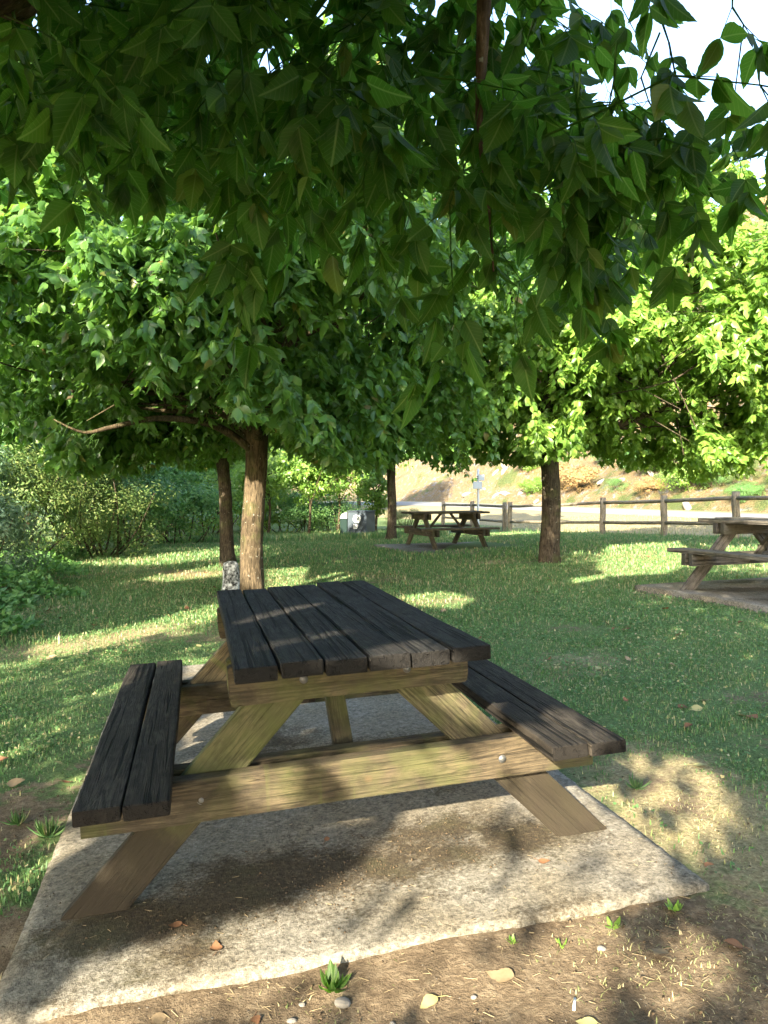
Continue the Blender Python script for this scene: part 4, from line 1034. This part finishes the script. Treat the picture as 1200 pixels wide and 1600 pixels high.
# ------------------------------------------------------------------ grass
def grass(name, label, n, xr, yr, hmin, hmax, w, mat, seed, dens, bend=.5, dried=False, maxblades=None):
    rr = np.random.RandomState(seed)
    x = rr.uniform(*xr, n); y = rr.uniform(*yr, n)
    k = rr.rand(n) < dens(x, y); x, y = x[k], y[k]
    m = len(x); h = rr.uniform(hmin, hmax, m); a = rr.rand(m) * 6.28; b_ = rr.uniform(.2, 1.0, m) * bend
    base = np.stack([x, y, ground(x, y) - .004], -1)
    dx = np.stack([np.cos(a), np.sin(a), 0 * a], -1); side = np.stack([-np.sin(a), np.cos(a), 0 * a], -1) * (w * rr.uniform(.6, 1.3, m))[:, None]
    up = np.array([0, 0, 1.])
    m1 = base + dx * (h * b_ * .35)[:, None] + up * (h * .6)[:, None]; tip = base + dx * (h * b_ * 1.1)[:, None] + up * (h * (1.0 - .35 * b_))[:, None]
    V = np.stack([base - side * .5, base + side * .5, m1 + side * .45, m1 - side * .45, tip], 1).reshape(-1, 3)
    o = (np.arange(m) * 5)[:, None]
    Q = np.concatenate([o, o + 1, o + 2, o + 3], 1); T = np.concatenate([o + 3, o + 2, o + 4], 1)
    return tag(link(name, mesh_np(name, V, T, Q), mat), label, 'grass', kind='stuff')
def notpad(x, y):
    u, v = to_pad(x, y); ok = ~((np.abs(u) < PADX + .005) & (v > PADY0 - .01) & (v < PADY1 + .01))
    for T, b in ((T2, (-1.15, 1.2, -1.25, 1.35)), (T3, (-1.02, 1.1, -2.2, 1.15))):
        Ti = np.array(T.inverted()); Q = np.tensordot(Ti, np.stack([x, y, np.zeros_like(x), np.ones_like(x)]), 1)
        ok &= ~((Q[0] > b[0]) & (Q[0] < b[1]) & (Q[1] > b[2]) & (Q[1] < b[3]))
    return ok
def nz(x, y): return .5 + .25 * np.sin(x * 3.1 + np.sin(y * 2.3) * 1.7) + .25 * np.sin(y * 4.3 + np.sin(x * 3.7) * 1.9 + 2)
def dens_green(x, y): return notpad(x, y) * np.clip(1.05 - 1.6 * soil_fn(x, y) - .75 * dry_fn(x, y) + (nz(x, y) - .5) * .7, 0.0, 1) * (np.abs(x) < .62 * y + .35)
def dens_dry(x, y): return notpad(x, y) * np.clip(.18 + 1.0 * dry_fn(x, y) - .45 * soil_fn(x, y) + (nz(y, x) - .5) * .5, .03, 1) * (np.abs(x) < .62 * y + .35)
grass('short_grass', 'short green grass of the near lawn', 210000, (-4.3, 4.3), (1.6, 6.5), .010, .034, .0045, M['blade'], 1, dens_green)
grass('short_grass', 'short green grass in the middle of the lawn', 190000, (-7, 8), (6.5, 13), .018, .05, .008, M['blade'], 2, dens_green)
grass('short_grass', 'green grass at the far end of the lawn', 110000, (-9, 12), (13, 27), .03, .09, .016, M['blade'], 3, lambda x, y: dens_green(x, y) * (fdist(x, y) < 1.0))
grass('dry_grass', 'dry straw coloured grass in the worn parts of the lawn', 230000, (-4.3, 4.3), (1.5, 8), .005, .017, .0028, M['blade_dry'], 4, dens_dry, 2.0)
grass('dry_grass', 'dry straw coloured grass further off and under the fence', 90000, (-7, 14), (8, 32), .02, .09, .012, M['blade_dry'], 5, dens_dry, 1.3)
grass('tall_grass', 'taller grass along the foot of the fence', 26000, (-2, 12), (13, 32), .08, .26, .012, M['blade'], 6, lambda x, y: np.clip(1 - np.abs(fdist(x, y) + .3) / .8, 0, 1) * (nz(x, y) * .8 + .1))
grass('tall_grass', 'taller grass along the left edge of the lawn', 26000, (-9, -2), (6, 30), .04, .13, .009, M['blade'], 7, lambda x, y: np.clip(1 - np.abs(x + 3.2 + .33 * np.clip(y - 7.2, 0, 9)) / .9, 0, 1) * nz(x, y))
grass('tall_grass', 'rough grass around the recycling container', 24000, (-7, 2), (23, 29), .10, .30, .02, M['blade'], 8, lambda x, y: np.full_like(x, .8))
# clover-like leaves in the lawn
gg = Geo(); rr = np.random.RandomState(41); n = 130000
x = rr.uniform(-4.3, 4.6, n); y = rr.uniform(1.9, 8.5, n); k = (rr.rand(n) < dens_green(x, y) * (.35 + .65 * (nz(x * 1.3, y * 1.2) > .5))); x, y = x[k], y[k]
P = np.stack([x, y, ground(x, y) + rr.uniform(.006, .030, len(x))], -1); D = norm(rr.randn(len(x), 3) * [1, 1, .3]); S = np.cross(D, norm(rr.randn(len(x), 3) * .35 + [0, 0, 1]))
put_leaves(gg, P, D, S, rr.uniform(.010, .022, len(x)) * (.8 + .06 * y), LOW, 1.5)
tag(link('clover', gg.mesh('clover'), M['blade']), 'small clover leaves growing in the lawn', 'ground cover', kind='stuff')

# ------------------------------------------------------------------ weeds, pebbles, fallen leaves
def weed(loc, r, n, label, seed, mat='leaf_light', group='weeds in front of the pad', up=.7, wid=1.0, name='weed'):
    rr = np.random.RandomState(seed); x, y = loc; g = Geo(); a = np.linspace(0, 6.28, n, endpoint=False) + rr.rand(n) * 1.3
    P = np.stack([np.cos(a) * .006, np.sin(a) * .006, np.full(n, .004)], -1); D = np.stack([np.cos(a), np.sin(a), up * rr.uniform(.1, 1.6, n)], -1); D[:, :2] *= rr.uniform(.5, 1.2, (n, 1))
    S = np.cross(D, [0, 0, 1.] + rr.randn(n, 3) * .1); put_leaves(g, P, D, S, r * rr.uniform(.6, 1.15, n), FINE, wid)
    root = empty(name, (x, y, gz(x, y) + .002)); tag(root, label, 'weed', group)
    link('leaves', g.mesh('leaves', True), M[mat], root)
    s = Geo(); segs(s, P * .1 - [0, 0, .02], P, .002); link('stalks', s.mesh('stalks'), M[mat], root)
weed((-.13, 1.85), .055, 14, 'leafy weed with broad upright leaves below the front edge of the near pad', 1, 'leaf_near', up=.9, wid=.8)
weed((.84, 2.13), .035, 9, 'green weed in the sun beside the front right corner of the near pad', 2)
weed((.64, 2.06), .032, 7, 'small two leaved weed in the sun left of the corner weed', 3)
weed((.35, 2.01), .02, 6, 'tiny dark weed at the middle right of the front edge of the near pad', 4)
weed((.48, 1.99), .016, 6, 'tiny weed between the tiny dark one and the sunny one', 5)
weed((-1.26, 2.78), .075, 60, 'tuft of long grass on the bare soil left of the near pad', 6, 'blade', up=1.6, wid=.055, name='grass_tuft')
weed((-1.43, 2.9), .06, 40, 'smaller grass tuft at the left edge of the picture', 7, 'blade', up=1.3, wid=.06, name='grass_tuft')
weed((1.02, 3.0), .06, 36, 'yellow green grass tuft in the sun right of the near pad', 8, 'blade', up=1.3, wid=.06, name='grass_tuft')
weed((-1.12, 5.05), .16, 22, 'bright grass tuft by the back corner of the left bench', 9, 'blade', up=1.3, wid=.07, name='grass_tuft')
def leaf_obj(loc, L, mat, label, seed, z=None, group=None, curl=.5, tplw=1.0):
    rr = np.random.RandomState(seed); V, T, Q, U = FINE; V = V.copy() * [L, L * tplw * 1.25, L]
    V[:, 2] = curl * (.9 * V[:, 1]**2 / L + .35 * (V[:, 0] - L / 2)**2 / L) + .003 * np.sin(V[:, 0] * 90 + seed) + .004
    nv = len(V); V2 = np.concatenate([V, V - [0, 0, .0012]]); T2_ = np.concatenate([T, T[:, ::-1] + nv]); Q2 = np.concatenate([Q, Q[:, ::-1] + nv])
    g = Geo(); g.add(V2, T2_, Q2, np.concatenate([U, U])); segs(g, np.array([[-L * .35, .01, .004]]), np.array([[0, 0, .005]]), .0011)
    o = link('fallen_leaf', g.mesh('fallen_leaf', True), mat); x, y = loc
    o.location = (x, y, (gz(x, y) if z is None else z) + .002); o.rotation_euler = (rr.uniform(-.15, .15), rr.uniform(-.15, .15), rr.rand() * 6.28)
    tag(o, label, 'leaf', group); return o
def padz(x, y):
    n = T1.to_3x3() @ Vector((0, 0, 1)); o = T1.translation; return o.z - (n.x * (x - o.x) + n.y * (y - o.y)) / n.z
def on(x, y):
    u, v = to_pad(np.array([x]), np.array([y])); return padz(x, y) if (abs(u[0]) < PADX and PADY0 < v[0] < PADY1) else gz(x, y)
FG = 'fallen leaves around the near table'
for i, (x, y, L, mt, lab) in enumerate([
    (.13, 1.80, .055, 'dead_yellow', 'pale yellow fallen leaf lying flat on the bare soil at the bottom'), (-.56, 1.765, .06, 'dead_tan', 'pale tan fallen leaf on the soil at the bottom left'),
    (-.58, 2.12, .04, 'dead_brown', 'orange brown fallen leaf on the near pad by the left foot of the table'), (-.45, 1.98, .05, 'dead_brown', 'curled brown leaf on the near pad, closest to its front edge'),
    (.5, 2.40, .038, 'dead_brown', 'small orange leaf on the sunny right part of the near pad'), (.23, 1.985, .045, 'dead_tan', 'curled tan leaf lying on the front edge of the near pad'),
    (-.31, 1.76, .035, 'dead_brown', 'small reddish leaf on the soil at the bottom, left of the pebbles'), (.33, 1.86, .075, 'dead_tan', 'large grey tan leaf on the soil right of the yellow leaf'),
    (1.03, 2.38, .06, 'dead_brown', 'brown leaf just beyond the right front corner of the near pad'), (.49, 1.69, .05, 'dead_yellow', 'pale leaf cut by the bottom edge beside the white straw'),
    (.74, 1.95, .06, 'dead_tan', 'tan leaf in dappled sun at the bottom right'), (.95, 1.95, .05, 'dead_brown', 'brown leaf in the grass at the bottom right'),
    (-.2, 2.6, .03, 'dead_brown', 'tiny brown leaf on the near pad under the front beam'), (.9, 3.45, .045, 'dead_tan', 'tan leaf on the soil below the right bench end')]):
    leaf_obj((x, y), L, M[mt], lab, i, on(x, y), FG, 1.0 if 'curled' in lab else .45)
rr = np.random.RandomState(51); protos = [leaf_obj((0, 5), .07, M[m_], '', 90 + k, 0, None) for k, m_ in enumerate(('dead_brown', 'dead_tan', 'dead_yellow'))]
cnt = 0
while cnt < 150:
    y = rr.uniform(2.9, 13.5); x = rr.uniform(-.55, .55) * y
    if not notpad(np.array([x]), np.array([y]))[0]: continue
    k = rr.choice(3, p=[.45, .38, .17]); o = protos[k].copy() if cnt >= 3 else protos[cnt]
    if cnt >= 3: C.objects.link(o)
    else: k = cnt
    o.location = (x, y, gz(x, y) + .012); o.rotation_euler = (rr.uniform(-.5, .5), rr.uniform(-.5, .5), rr.rand() * 6.28); q = rr.uniform(.55, 1.2); o.scale = (q, q, q)
    tag(o, ['dry brown leaf lying in the lawn', 'dry tan leaf lying in the lawn', 'yellow leaf lying in the lawn'][k], 'leaf', 'fallen leaves scattered over the lawn'); cnt += 1
for i, (x, y, r, lab) in enumerate([(-.38, 1.705, .022, 'large grey pebble cut by the bottom edge'), (-.22, 1.745, .012, 'small grey pebble right of the small reddish leaf'), (-.10, 1.80, .020, 'flat grey stone half sunk in the soil under the broad leaved weed'),
                                   (.58, 1.97, .013, 'round pale pebble in the sun before the pad'), (-.2, 1.80, .008, 'tiny pale pebble beside the flat grey stone'), (.22, 1.80, .008, 'tiny pale pebble right of the yellow leaf'), (.15, 1.9, .007, 'tiny pebble on the soil halfway to the pad'), (.02, 1.72, .008, 'tiny grey pebble at the very bottom')]):
    o = rock('pebble', (x, y, gz(x, y) + r * .15), (r, r * .8, r * .55), M['pebble'], 60 + i, sub=2); tag(o, lab, 'pebble', 'pebbles in front of the pad')
g = Geo(); g.add(*tube_arrays([(-.018, -.006, .004), (.018, .008, .006)], [.0035, .0035], 8)); o = link('white_straw', g.mesh('white_straw'), M['straw_white']); o.location = (.455, 1.755, gz(.455, 1.755)); o.rotation_euler = (0, 0, .9)
tag(o, 'short white stub lying on the soil near the bottom', 'litter')
gg = Geo(); rr = np.random.RandomState(61); n = 420; x = rr.uniform(-1.0, 1.3, n); y = rr.uniform(1.62, 2.25, n); a = rr.rand(n) * 6.28; L = rr.uniform(.008, .035, n)
k = notpad(x, y); x, y, a, L = x[k], y[k], a[k], L[k]
A = np.stack([x, y, ground(x, y) + .004], -1); segs(gg, A, A + np.stack([np.cos(a) * L, np.sin(a) * L, rr.uniform(-.001, .004, len(x))], -1), rr.uniform(.0005, .0012, len(x)))
x = rr.uniform(-1, 1, 160); y = rr.uniform(2.0, 3.2, 160); u, v = to_pad(x, y); k = (np.abs(u) < .97) & (v > -.97); x, y = x[k], y[k]; a = rr.rand(len(x)) * 6.28; L = rr.uniform(.006, .025, len(x))
A = np.stack([x, y, np.array([padz(i, j) for i, j in zip(x, y)]) + .003], -1); segs(gg, A, A + np.stack([np.cos(a) * L, np.sin(a) * L, 0 * a], -1), rr.uniform(.0005, .0011, len(x)))
tag(link('straw_litter', gg.mesh('straw_litter'), M['twig']), 'fine straw and twig litter on the soil and the near pad', 'litter', kind='stuff')

# crumbs of soil and grit
def crumbs(name, label, mat, x, y, z, r, seed):
    rr = np.random.RandomState(seed); n = len(x); b0 = np.array([[1, 0, 0], [-.5, .87, 0], [-.5, -.87, 0], [0, 0, 1.], [0, 0, -1.]])
    A = rr.randn(n, 5, 3) * .28 + b0; A *= (r[:, None, None] * np.array([1, 1, .7])); V = (A + np.stack([x, y, z + r * .2], -1)[:, None, :]).reshape(-1, 3)
    T = np.array([(0, 1, 3), (1, 2, 3), (2, 0, 3), (1, 0, 4), (2, 1, 4), (0, 2, 4)]); T = (T[None] + (np.arange(n) * 5)[:, None, None]).reshape(-1, 3)
    tag(link(name, mesh_np(name, V, T), mat), label, 'soil', kind='stuff')
M['clod'] = simple_mat('clod', (.11, .08, .05), .95, .1, 0, 30, .45, .5)
rr = np.random.RandomState(71); n = 9000; x = rr.uniform(-1.9, 1.6, n); y = rr.uniform(1.6, 4.5, n)
k = notpad(x, y) & (rr.rand(n) < np.clip(soil_fn(x, y) * 1.3 - .15, 0, 1)); x, y = x[k], y[k]
crumbs('soil_crumbs', 'crumbs of dry earth on the bare soil', M['clod'], x, y, ground(x, y), .0012 + .006 * rr.rand(len(x))**4, 5)
n = 2600; th = rr.rand(n) * 6.28; q = rr.randn(n, 2) * [.34, .13]; cx = np.array([-.62, -.3, .2, .6])[rr.randint(0, 4, n)]; u = cx + q[:, 0]; v = -.58 + q[:, 1] + .1 * np.sin(u * 4)
k = (np.abs(u) < .96) & (v > -.96); u, v = u[k], v[k]; Tm = np.array(T1); Pw = (Tm[:3, :3] @ np.stack([u, v, 0 * u])).T + Tm[:3, 3]
crumbs('grit', 'dark grit swept under the table on the near pad', M['clod'], Pw[:, 0], Pw[:, 1], Pw[:, 2], .001 + .0045 * rr.rand(len(u))**3, 6)
